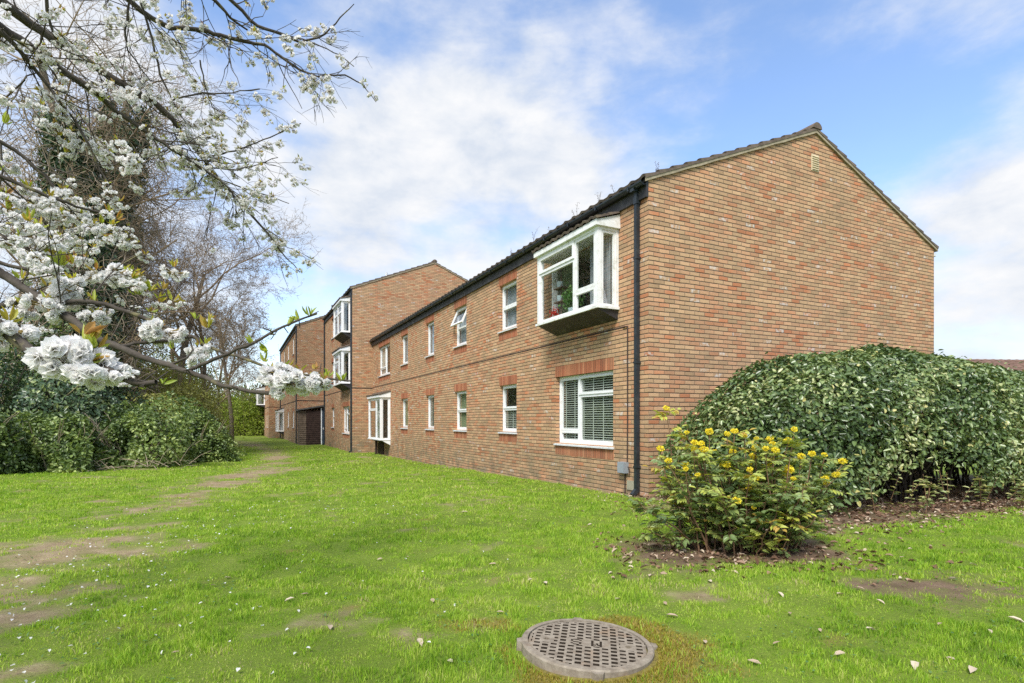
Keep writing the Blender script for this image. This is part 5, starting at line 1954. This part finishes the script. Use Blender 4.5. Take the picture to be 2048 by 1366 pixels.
def build_cherry():
    rnd = random.Random(17)
    rng = np.random.default_rng(17)
    base = Vector((-3.9, 1.2, 0))
    base.z = float(gz(base.x, base.y)) - 0.05
    root = empty('cherry_tree', base)
    tag(root, 'white blossoming cherry tree reaching over the lawn from the left', 'tree')
    trunk_top = Vector((-4.05, 1.35, 2.3))
    polys3, hero = [], []
    # limbs traced as (pixel x, pixel y, depth m), base radius, tip radius, connection height on the stem
    limbs = [
        ([(-150, -120, 2.9), (22, 18, 3.1), (60, 48, 3.2), (125, 90, 3.3), (230, 160, 3.45), (310, 205, 3.55), (345, 238, 3.6), (385, 290, 3.7), (420, 335, 3.8), (470, 395, 3.9), (525, 455, 4.0), (560, 500, 4.05), (600, 545, 4.1)], .026, .003, 3.2),
        ([(-160, -40, 2.7), (-20, 40, 2.8), (0, 55, 2.85), (60, 92, 2.95), (110, 130, 3.05), (195, 190, 3.2), (235, 225, 3.3), (300, 268, 3.4), (340, 296, 3.45), (400, 335, 3.55), (440, 360, 3.6), (500, 420, 3.7)], .024, .003, 2.9),
        ([(-120, -10, 2.6), (0, 62, 2.7), (30, 90, 2.75), (75, 145, 2.85), (110, 190, 2.9), (150, 242, 3.0), (190, 320, 3.1)], .014, .003, 2.7),
        ([(200, -160, 3.4), (330, -80, 3.7), (429, 0, 3.9), (460, 35, 4.0), (495, 60, 4.1)], .016, .006, 3.6),
        ([(260, -170, 3.6), (380, -80, 3.9), (470, 8, 4.2), (515, 52, 4.3), (560, 67, 4.35), (600, 85, 4.4), (650, 68, 4.4), (680, 35, 4.4), (708, 8, 4.4)], .016, .003, 3.7),
        ([(180, -60, 3.4), (280, 20, 3.7), (340, 56, 3.9), (400, 60, 4.0), (440, 70, 4.05), (500, 85, 4.15), (530, 90, 4.2), (560, 112, 4.25), (600, 140, 4.3), (635, 153, 4.3), (690, 150, 4.35), (725, 168, 4.4), (752, 204, 4.4)], .017, .0025, 3.5),
        ([(560, 67, 4.35), (605, 78, 4.4), (640, 92, 4.4), (680, 110, 4.45), (708, 133, 4.45)], .006, .003, None),
        ([(410, 330, 3.8), (430, 310, 3.85), (470, 302, 3.9), (500, 290, 3.95), (540, 275, 4.0), (602, 247, 4.0)], .007, .003, None),
        ([(345, 200, 3.6), (405, 185, 3.7), (465, 186, 3.75), (520, 178, 3.8)], .006, .003, None),
        ([(400, 120, 3.7), (408, 165, 3.75), (425, 215, 3.8), (460, 240, 3.8)], .005, .0025, None),
        ([(420, 335, 3.8), (475, 340, 3.85), (520, 328, 3.9), (556, 315, 3.9)], .005, .0025, None),
        ([(440, 360, 3.9), (500, 380, 3.95), (540, 392, 4.0), (578, 407, 4.0)], .005, .0025, None),
        ([(150, 242, 3.0), (175, 285, 3.0), (200, 340, 3.05), (230, 400, 3.05), (265, 472, 3.1)], .006, .003, None),
        ([(230, -70, 3.2), (280, 0, 3.3), (305, 80, 3.4), (320, 150, 3.45), (345, 205, 3.5), (372, 245, 3.55)], .008, .003, 3.6),
        ([(100, -90, 2.6), (95, 30, 2.7), (110, 75, 2.75), (118, 80, 2.8)], .008, .004, 3.1),
        ([(150, -90, 3.0), (260, -5, 3.2), (250, 60, 3.25), (255, 100, 3.3), (300, 160, 3.4)], .007, .003, 3.3),
        ([(-60, 250, 2.3), (30, 300, 2.4), (90, 350, 2.45), (140, 420, 2.5), (170, 500, 2.6)], .009, .003, 2.4),
        ([(-60, 330, 2.0), (20, 360, 2.05), (100, 395, 2.1), (180, 420, 2.2), (250, 440, 2.3)], .008, .003, 2.2),
        # near, low branches
        ([(-160, 380, 1.55), (-40, 520, 1.55), (0, 546, 1.55), (40, 572, 1.55), (105, 613, 1.52), (165, 657, 1.5), (200, 680, 1.48), (240, 695, 1.46), (280, 713, 1.44), (340, 730, 1.42), (400, 752, 1.4), (445, 772, 1.38), (500, 783, 1.36), (556, 786, 1.35)], .0125, .0042, 1.9),
        ([(105, 613, 1.52), (130, 604, 1.53), (170, 603, 1.54), (211, 608, 1.55), (250, 622, 1.55), (293, 638, 1.55), (350, 662, 1.55), (386, 673, 1.54), (410, 690, 1.52), (444, 704, 1.5), (488, 717, 1.45), (545, 738, 1.4), (615, 750, 1.36), (650, 757, 1.36), (702, 762, 1.36)], .0072, .002, None),
        ([(240, 695, 1.46), (268, 686, 1.48), (300, 684, 1.5), (340, 682, 1.52), (384, 674, 1.54)], .005, .0035, None),
        ([(378, 742, 1.41), (400, 730, 1.4), (440, 714, 1.4), (492, 693, 1.4), (536, 669, 1.4), (567, 653, 1.4), (598, 640, 1.4), (634, 627, 1.4)], .005, .002, None),
        ([(-150, 560, 1.05), (-20, 640, 1.05), (0, 655, 1.05), (40, 685, 1.04), (70, 708, 1.03), (115, 718, 1.02), (165, 728, 1.0), (215, 741, 1.0), (265, 764, 1.0), (292, 768, 1.0), (312, 764, 1.0)], .0115, .0045, 1.6),
        ([(-100, 660, 1.7), (0, 612, 1.7), (30, 606, 1.7), (55, 590, 1.7)], .010, .005, 1.7),
        ([(-80, 500, 1.75), (60, 540, 1.75), (135, 558, 1.75), (200, 567, 1.75), (264, 576, 1.75)], .006, .003, 1.8),
        ([(-80, 420, 1.9), (0, 470, 1.9), (60, 500, 1.9), (120, 520, 1.9), (150, 545, 1.9)], .007, .003, 1.9),
        ([(345, 728, 1.42), (375, 715, 1.43), (386, 700, 1.44), (380, 678, 1.45)], .003, .002, None),
    ]
    trunk = Tubes()
    trunk.add([base - base + Vector((0, 0, 0)), Vector((-.02, .03, .8)), Vector((-.08, .08, 1.6)), Vector((-.15, .15, 2.3)), Vector((-.1, .25, 3.2)), Vector((0, .4, 4.2)), Vector((.15, .6, 5.2))], [.24, .19, .175, .16, .13, .09, .04], 14)
    trunk.build('trunk', BARK_CHERRY, root)
    br = Tubes()
    L3 = []
    for li, (pts, r0, r1, ch) in enumerate(limbs):
        P = [at(*p) - base for p in pts]
        if ch is not None:
            # join to the stem with a smooth rising curve outside the picture
            s = Vector((-.1, .2, min(ch, 4.6)))
            a = P[0]
            m1 = s.lerp(a, .35) + Vector((0, 0, .30))
            m2 = s.lerp(a, .7) + Vector((0, 0, .22))
            P = [s, m1, m2] + P
            rad = [r0 * 1.9, r0 * 1.6, r0 * 1.3] + list(np.linspace(r0 * 1.1, r1, len(pts)))
        else:
            rad = list(np.linspace(r0, r1, len(pts)))
        # subdivide with small kinks
        Q, RR = [], []
        for i in range(len(P) - 1):
            for k in range(3):
                t = k / 3
                q = P[i].lerp(P[i + 1], t)
                seg = (P[i + 1] - P[i]).length
                Q.append(q + Vector((rnd.gauss(0, 1), rnd.gauss(0, 1), rnd.gauss(0, 1))) * min(seg * 0.018, 0.008) * (1 if k else 0.0))
                w_ = rad[i] * (1 - t) + rad[i + 1] * t
                RR.append(w_ * (1.0 + (0.14 if rnd.random() < 0.2 else 0)))
        Q.append(P[-1])
        RR.append(rad[-1])
        br.add(Q, RR, 7)
        L3.append((Q, RR, li, ch))
    # twigs
    sites = []            # (point, direction, nearness)
    tw = Tubes()

    def twig(p, d, L, r, lvl):
        n = 5
        pts = [p.copy()]
        for i in range(n):
            d = (d + Vector((rnd.gauss(0, .16), rnd.gauss(0, .16), rnd.gauss(0, .16) - 0.02))).normalized()
            pts.append(pts[-1] + d * L / n)
        tw.add(pts, np.linspace(r, r * 0.5, n + 1), 4 if r > .003 else 3)
        for i in range(1, n + 1):
            if rnd.random() < 0.5:
                sites.append((pts[i], d.copy()))
        if lvl < 2:
            for k in range(rnd.randint(1, 3)):
                i = rnd.randint(1, n - 1)
                ax = Vector((rnd.gauss(0, 1), rnd.gauss(0, 1), rnd.gauss(0, 1)))
                twig(pts[i], (d + ax * 0.55).normalized(), L * rnd.uniform(.35, .7), r * .7, lvl + 1)

    for Q, RR, li, ch in L3:
        far = Q[-1].y + base.y > 2.0
        for i in range(6 if ch else 1, len(Q) - 1):
            w = Q[i] + base
            px = CXP + FOC * w.x / w.y
            py = HYP - FOC * (w.z - CAM_H) / w.y
            if px < -220 or py < -220:
                continue
            pr = (0.62 - 0.45 * max(0, (px - 380) / 300)) if far else 0.0
            if far and rnd.random() < pr:
                d = (Q[i + 1] - Q[i - 1]).normalized()
                ax = Vector((rnd.gauss(0, 1), rnd.gauss(0, 1), rnd.gauss(0, 1)))
                shrink = 1 - 0.55 * i / len(Q)
                twig(Q[i], (d * 0.8 + ax * 0.5 + Vector((0, .12, -.1))).normalized(), rnd.uniform(.25, .75) * shrink, min(RR[i] * .5, .0045), 0)
            if far and rnd.random() < 0.33 and RR[i] < .012:
                sites.append((Q[i], Vector((0, 0, -1))))
            if not far and -80 < px < 330 and w.y > 1.3 and rnd.random() < 0.6:
                d = (Q[i + 1] - Q[i - 1]).normalized()
                ax = Vector((rnd.gauss(0, 1), rnd.gauss(0, 1), rnd.gauss(0, 1)))
                dv = (d * 0.6 + ax * 0.4 + Vector((0, .15, .35))).normalized()
                if py < 640:
                    twig(Q[i], dv, rnd.uniform(.12, .28), min(RR[i] * .35, .0024), 1)
            if rnd.random() < 0.5:                       # spurs
                ax = Vector((rnd.gauss(0, 1), rnd.gauss(0, 1), rnd.gauss(0, 1))).normalized()
                tw.add([Q[i], Q[i] + ax * rnd.uniform(.015, .05)], [max(RR[i] * .35, .0015), .0012], 4)
    bo = br.build('branches', BARK_CHERRY, root)
    tw.build('twigs', BARK_CHERRY, root)

    # ---- blossom clusters
    near_var, far_var = [], []
    for v in range(6):
        r2 = np.random.default_rng(500 + v)
        near_var.append(flower_cluster_arrays(r2, 13, ((8, 0.15), (7, 0.6), (5, 1.1)), 0.021, 0.046))
        r3 = np.random.default_rng(600 + v)
        far_var.append(flower_cluster_arrays(r3, 9, ((6, 0.2), (4, 0.8)), 0.019, 0.044))
    protos = []
    placed = []

    def put(p, s, near, tilt=0.5):
        placed.append((p, s, near))

    # big near clusters, at their depth
    for px, py, Y, s in ((150, 722, 1.0, 1.0), (192, 718, 1.02, .9), (175, 742, .98, .8), (560, 748, 1.36, .8), (600, 758, 1.36, .85), (578, 768, 1.34, .8), (622, 768, 1.36, .6), (540, 752, 1.37, .55), (648, 770, 1.36, .35),
                         (330, 662, 1.5, .8), (308, 668, 1.5, .65), (320, 610, 1.75, .6), (345, 608, 1.75, .55), (362, 606, 1.75, .4), (290, 588, 1.75, .5), (398, 700, 1.5, .55), (392, 722, 1.48, .45), (258, 748, 1.0, .3), (250, 770, 1.6, .5),
                         (18, 660, 1.05, .75), (0, 676, 1.05, .6), (60, 520, 1.7, .9), (95, 545, 1.6, .9), (130, 580, 1.55, .85), (60, 585, 1.6, .8), (90, 612, 1.5, .8), (40, 540, 1.8, .8), (20, 490, 1.9, 1), (70, 470, 1.9, 1),
                         (120, 480, 1.9, .9), (160, 470, 2.0, .9), (190, 455, 2.1, .9), (215, 430, 2.2, .8), (170, 420, 2.2, .9), (120, 430, 2.1, 1), (60, 420, 2.1, 1), (10, 410, 2.0, 1.1), (30, 360, 2.2, 1), (20, 330, 2.3, 1), (60, 380, 2.2, .9),
                         (10, 20, 2.6, .9), (5, 440, 2, .9), (150, 520, 1.9, .7), (185, 500, 2, .7), (210, 480, 2.1, .7), (200, 620, 1.6, .7), (190, 640, 1.55, .6), (240, 600, 1.7, .5), (270, 620, 1.7, .5), (120, 600, 1.55, .7),
                         (280, 660, 1.9, .6), (330, 720, 1.9, .5), (150, 640, 1.8, .6), (90, 660, 1.9, .6), (200, 560, 1.9, .6), (250, 545, 2.1, .6), (110, 520, 1.8, .8), (70, 560, 1.7, .7), (20, 580, 1.7, .7), (45, 620, 1.5, .6),
                         (225, 455, 2.0, .5), (240, 465, 2.1, .5), (15, 530, 1.8, .8), (45, 445, 2.0, .9), (90, 400, 2.2, .9), (150, 395, 2.3, .8), (195, 400, 2.3, .7), (235, 560, 2.0, .6), (300, 630, 1.8, .5), (420, 640, 1.7, .3)):
        if Y < 1.6 or rnd.random() < 0.66:
            put(at(px, py, Y) - base, s * (1.0 if Y < 1.6 else 0.68), True)
    rnd.shuffle(sites)
    # twig sites: blossom where they fall inside the blossomed part of the crown
    hero_far = [(660, 68, 4.4, 1.0), (625, 62, 4.4, 1.0), (600, 85, 4.4, .9), (570, 80, 4.35, .9), (580, 100, 4.3, .9), (640, 55, 4.4, .8), (618, 175, 4.3, 1), (655, 180, 4.3, .9), (660, 200, 4.3, .9), (635, 200, 4.3, .8), (650, 155, 4.3, .8), (690, 128, 4.45, .7),
                (680, 115, 4.45, .6), (728, 168, 4.4, .6), (745, 192, 4.4, .7), (470, 75, 4.1, 1), (545, 122, 4.2, .8), (500, 128, 4.2, .6), (240, 30, 3.4, 1), (255, 200, 3.3, 1.1), (330, 75, 3.6, 1), (290, 70, 3.4, 1), (230, 45, 3.3, 1), (300, 5, 3.5, 1),
                (400, 165, 3.8, .9), (430, 230, 3.8, .8), (300, 305, 3.5, .9), (385, 245, 3.7, .9), (440, 290, 3.8, .8), (475, 400, 3.9, .7), (500, 350, 3.9, .7), (560, 260, 4.0, .6), (592, 248, 4.0, .6), (520, 335, 3.9, .6), (545, 365, 3.95, .6), (598, 543, 4.1, .5),
                (330, 40, 3.5, .9), (150, 110, 3.2, .9), (260, 180, 3.3, 1), (220, 310, 3.2, .8), (410, 310, 3.7, .8), (450, 390, 3.85, .8), (425, 415, 3.8, .7), (380, 380, 3.7, .8), (350, 330, 3.6, .8)]
    for px, py, Y, s in hero_far:
        put(at(px, py, Y) - base, s * 1.12, False)
    nfar = 0
    for p, d in sites:
        w = p + base
        if w.y < 0.4:
            continue
        px = CXP + FOC * w.x / w.y
        py = HYP - FOC * (w.z - CAM_H) / w.y
        if not (-150 < px < 640 and -150 < py < 560):
            continue
        if rnd.random() < 0.46 - 0.16 * (px > 450):
            put(p + Vector((0, 0, -.02)), rnd.uniform(.38, .8), False)
            nfar += 1
        if nfar > 520:
            break
    order = sorted(placed, key=lambda t: (t[0] + base).length / max(t[1], .2))
    shown = order[:100]
    restp = order[100:]
    pr_near, pr_far = [], []
    for i, (p, s, near) in enumerate(shown):
        lib, arr = (pr_near, near_var) if near else (pr_far, far_var)
        if len(lib) < 6:
            v = arr[len(lib)]
            o = np_mesh('blossom_cluster', v[0], v[1], PETAL, root, v[2])
            lib.append(o)
        else:
            o = lib[i % 6].copy()
            COL.objects.link(o)
            o.parent = root
        o.location = p
        o.scale = (s, s, s * rnd.uniform(.85, 1.1))
        o.rotation_euler = (rnd.gauss(0, .35), rnd.gauss(0, .35), rnd.uniform(0, 6.28))
    Vs, Fs, Rs, n0 = [], [], [], 0
    for i, (p, s, near) in enumerate(restp):
        V, F, rv = far_var[i % 6]
        th = rnd.uniform(0, 6.28)
        m = np.array(Matrix.Rotation(th, 3, 'Z') @ Matrix.Rotation(rnd.gauss(0, .5), 3, 'X'))
        Vs.append(V @ m.T * s + np.array(p))
        Fs.append(F + n0)
        Rs.append(rv)
        n0 += len(V)
    o = np_mesh('blossom', np.concatenate(Vs), np.concatenate(Fs), PETAL, root, np.concatenate(Rs))
    o['kind'] = 'stuff'
    # ---- young bronze green leaves
    C, T, N, Ls, Ws, cc = [], [], [], [], [], []

    def tuft(p, n, L, up=1.0, hue=None):
        d0 = Vector((rnd.gauss(0, .4), rnd.gauss(0, .4), up)).normalized()
        for k in range(n):
            dv = (d0 + Vector((rnd.gauss(0, .5), rnd.gauss(0, .5), rnd.gauss(0, .3)))).normalized()
            C.append(p + dv * L * .1)
            T.append(dv)
            N.append(Vector((rnd.gauss(0, 1), rnd.gauss(0, 1), rnd.gauss(0, 1))))
            l = L * rnd.uniform(.45, .95)
            Ls.append(l)
            Ws.append(l * rnd.uniform(.22, .36))
            cc.append((rnd.random() if hue is None else min(1, max(0, rnd.gauss(hue, .2)))))

    for px, py, Y, n, L, hue in ((172, 690, 1.0, 9, .045, .55), (165, 672, 1.0, 4, .05, .9), (185, 700, 1.0, 6, .03, .3), (125, 535, 1.7, 9, .06, .4), (145, 532, 1.7, 5, .055, .8), (75, 455, 1.95, 8, .055, .5), (95, 480, 1.9, 6, .05, .4), (415, 660, 1.5, 6, .05, .6),
                                (410, 690, 1.5, 4, .035, .5), (190, 605, 1.55, 8, .04, .5), (300, 585, 1.75, 8, .045, .6), (325, 580, 1.75, 6, .04, .7), (275, 592, 1.75, 5, .045, .3), (8, 250, 2.2, 5, .06, .2), (232, 440, 2.2, 5, .05, .8), (205, 450, 2.1, 5, .045, .6),
                                (620, 634, 1.4, 7, .035, .2), (600, 642, 1.4, 6, .035, .25), (575, 656, 1.4, 3, .045, .2), (540, 668, 1.4, 4, .03, .3), (505, 690, 1.4, 6, .035, .3), (533, 705, 1.4, 7, .04, .4), (528, 725, 1.4, 6, .035, .4), (570, 740, 1.35, 6, .04, .4),
                                (655, 755, 1.36, 5, .03, .2), (685, 764, 1.36, 7, .032, .25), (630, 740, 1.36, 4, .03, .7), (40, 560, 1.6, 6, .04, .6), (95, 575, 1.55, 6, .04, .6), (15, 420, 2.0, 6, .05, .5), (60, 440, 2, 6, .05, .6), (290, 780, 1.0, 4, .02, .2), (325, 770, 1.2, 4, .03, .1),
                                (345, 700, 1.45, 4, .03, .2), (235, 770, 1.6, 4, .04, .3), (0, 345, 2.2, 5, .05, .4), (30, 375, 2.2, 5, .05, .6), (205, 205, 3.2, 4, .06, .3), (10, 390, 2.1, 5, .05, .5), (390, 640, 1.6, 4, .03, .3), (150, 610, 1.55, 4, .03, .7)):
        tuft(at(px, py, Y) - base, n, L, 1.0, hue)
    for (p, s, near) in placed:
        if rnd.random() < (0.75 if near else 0.85):
            tuft(p + Vector((0, 0, .018 * s)), rnd.randint(4, 8), rnd.uniform(.022, .042), .8, 0.66)
    C = np.array([tuple(c) for c in C]); T = np.array([tuple(c) for c in T]); N = np.array([tuple(c) for c in N])
    o = leaves('young_leaves', C, T, N, np.array(Ls), np.array(Ws), YOUNG, root, np.array(cc), .2, .15, rng)
    o['kind'] = 'stuff'


# ------------------------------------------------------------------ sky and light
SUN_EL, SUN_AZ = R(50), R(198)          # azimuth clockwise from +Y: behind the camera, a little to the left


def build_sky():
    w = bpy.data.worlds.new('World')
    scene.world = w
    w.use_nodes = True
    nt = w.node_tree
    nt.nodes.clear()
    sky = nd(nt, 'ShaderNodeTexSky', sky_type='NISHITA')
    sky.sun_disc = False
    sky.sun_elevation = SUN_EL
    sky.sun_rotation = SUN_AZ
    sky.air_density = 1.0
    sky.dust_density = 0.6
    sky.ozone_density = 2.0
    dirn = nd(nt, 'ShaderNodeTexCoord').outputs['Generated']
    nrm = nd(nt, 'ShaderNodeVectorMath', operation='NORMALIZE')
    lk(nt, dirn, nrm.inputs[0])
    dirn = nrm.outputs[0]
    mp = nd(nt, 'ShaderNodeMapping')
    mp.inputs['Scale'].default_value = (1.0, 1.0, 1.9)
    mp.inputs['Location'].default_value = (3.1, 0.4, 1.7)
    lk(nt, dirn, mp.inputs['Vector'])
    n1 = noise(nt, mp.outputs[0], 3.1, 10, 0.55, 0.12)
    n2 = noise(nt, mp.outputs[0], 8.5, 8, 0.58, 0.15)
    cov = math_node(nt, 'ADD', math_node(nt, 'MULTIPLY', math_node(nt, 'SUBTRACT', n1, 0.5), 2.3), math_node(nt, 'MULTIPLY', math_node(nt, 'SUBTRACT', n2, 0.5), 1.1))
    mp2 = nd(nt, 'ShaderNodeMapping')
    mp2.inputs['Rotation'].default_value = (0.2, R(32), R(12))
    mp2.inputs['Scale'].default_value = (1.1, 1.4, 5.2)
    lk(nt, dirn, mp2.inputs['Vector'])
    n3 = noise(nt, mp2.outputs[0], 2.4, 7, 0.62, 0.5)
    cov = math_node(nt, 'ADD', cov, math_node(nt, 'MULTIPLY', math_node(nt, 'SUBTRACT', n3, 0.5), 0.7))
    cov = math_node(nt, 'ADD', cov, 0.47)
    # broad cloud banks and clearings, by sky direction
    for px, py, rin, rout, wt in ((790, 190, 1, 12, .46), (680, 310, 1, 13, .38), (1010, 330, 2, 17, .30), (1260, 290, 2, 14, .40), (720, 440, 2, 11, .14), (1960, 470, 1, 9, .46), (1985, 620, 2, 12, .34), (300, 100, 4, 22, .15),
                                  (1150, 120, 1, 7, .20), (1640, 40, 2, 30, -.25), (1760, 250, 2, 24, -.22), (1500, 190, 2, 16, -.16), (610, 20, 1, 13, -.50), (850, 385, 1, 6, -.42), (1850, 300, 2, 10, -.22), (1180, 165, 1, 6, -.36), (1010, 40, 2, 13, -.26),
                                  (530, 400, 1, 9, -.30), (1900, 560, 1, 7, -.30), (930, 480, 1, 8, -.26), (600, 560, 1, 12, .12), (1930, 380, 1, 5, .22), (1100, 520, 1, 8, -.12)):
        v = Vector(((px - CXP) / FOC, 1, (HYP - py) / FOC)).normalized()
        dp = nd(nt, 'ShaderNodeVectorMath', operation='DOT_PRODUCT')
        lk(nt, dirn, dp.inputs[0])
        dp.inputs[1].default_value = v
        mr = nd(nt, 'ShaderNodeMapRange', interpolation_type='SMOOTHSTEP')
        lk(nt, dp.outputs['Value'], mr.inputs[0])
        mr.inputs[1].default_value = math.cos(R(rout))
        mr.inputs[2].default_value = math.cos(R(rin))
        mr.inputs[3].default_value = 0
        mr.inputs[4].default_value = wt
        cov = math_node(nt, 'ADD', cov, mr.outputs[0])
    mask = nd(nt, 'ShaderNodeMapRange', interpolation_type='SMOOTHSTEP')
    lk(nt, cov, mask.inputs[0])
    mask.inputs[1].default_value = -0.20
    mask.inputs[2].default_value = 1.02
    mask.inputs[3].default_value = 0.03
    # thin veil near the horizon
    sp = nd(nt, 'ShaderNodeSeparateXYZ')
    lk(nt, dirn, sp.inputs[0])
    veil = nd(nt, 'ShaderNodeMapRange', interpolation_type='SMOOTHSTEP')
    lk(nt, sp.outputs[2], veil.inputs[0])
    veil.inputs[1].default_value = 0.40
    veil.inputs[2].default_value = 0.0
    veil.inputs[3].default_value = 0.0
    veil.inputs[4].default_value = 0.45
    mk = math_node(nt, 'MAXIMUM', mask.outputs[0], veil.outputs[0])
    shade = ramp(nt, n2, [(0.32, (2.2, 2.45, 2.85)), (0.5, (2.8, 2.92, 3.12)), (0.64, (3.18, 3.21, 3.28))])
    SKYG.append(shade)
    skyc = mixc(nt, 1.0, sky.outputs[0], (0.93, 0.955, 1.0), 'MULTIPLY')
    col = mixc(nt, mk, skyc, shade)
    bg = nd(nt, 'ShaderNodeBackground')
    bg.inputs['Strength'].default_value = 0.15
    lk(nt, col, bg.inputs['Color'])
    o = nd(nt, 'ShaderNodeOutputWorld')
    lk(nt, bg.outputs[0], o.inputs['Surface'])
    L = bpy.data.lights.new('sun', 'SUN')
    L.energy = 2.5
    L.angle = R(20)
    L.color = (1.0, 0.955, 0.89)
    so = bpy.data.objects.new('sun', L)
    COL.objects.link(so)
    d = Vector((math.sin(SUN_AZ) * math.cos(SUN_EL), math.cos(SUN_AZ) * math.cos(SUN_EL), math.sin(SUN_EL)))
    so.rotation_euler = (-d).to_track_quat('-Z', 'Y').to_euler()
    so.location = (0, -5, 12)


SKYG = []
build_sky()
build_ground()
build_grass()
build_litter()
build_manhole()
build_blocks()
build_hedge()
build_mahonia()
build_woodland()
build_cherry()

scene.view_settings.view_transform = 'Standard'
scene.view_settings.look = 'None'
scene.view_settings.exposure = 1.02
scene.view_settings.gamma = 1
cy = scene.cycles
scene.render.engine = 'CYCLES'
cy.use_denoising = False
try:
    cy.denoiser = 'OPENIMAGEDENOISE'
    cy.denoising_input_passes = 'RGB_ALBEDO_NORMAL'
    cy.denoising_prefilter = 'ACCURATE'
except Exception:
    pass
cy.max_bounces = 8
cy.transparent_max_bounces = 16
cy.sample_clamp_indirect = 8
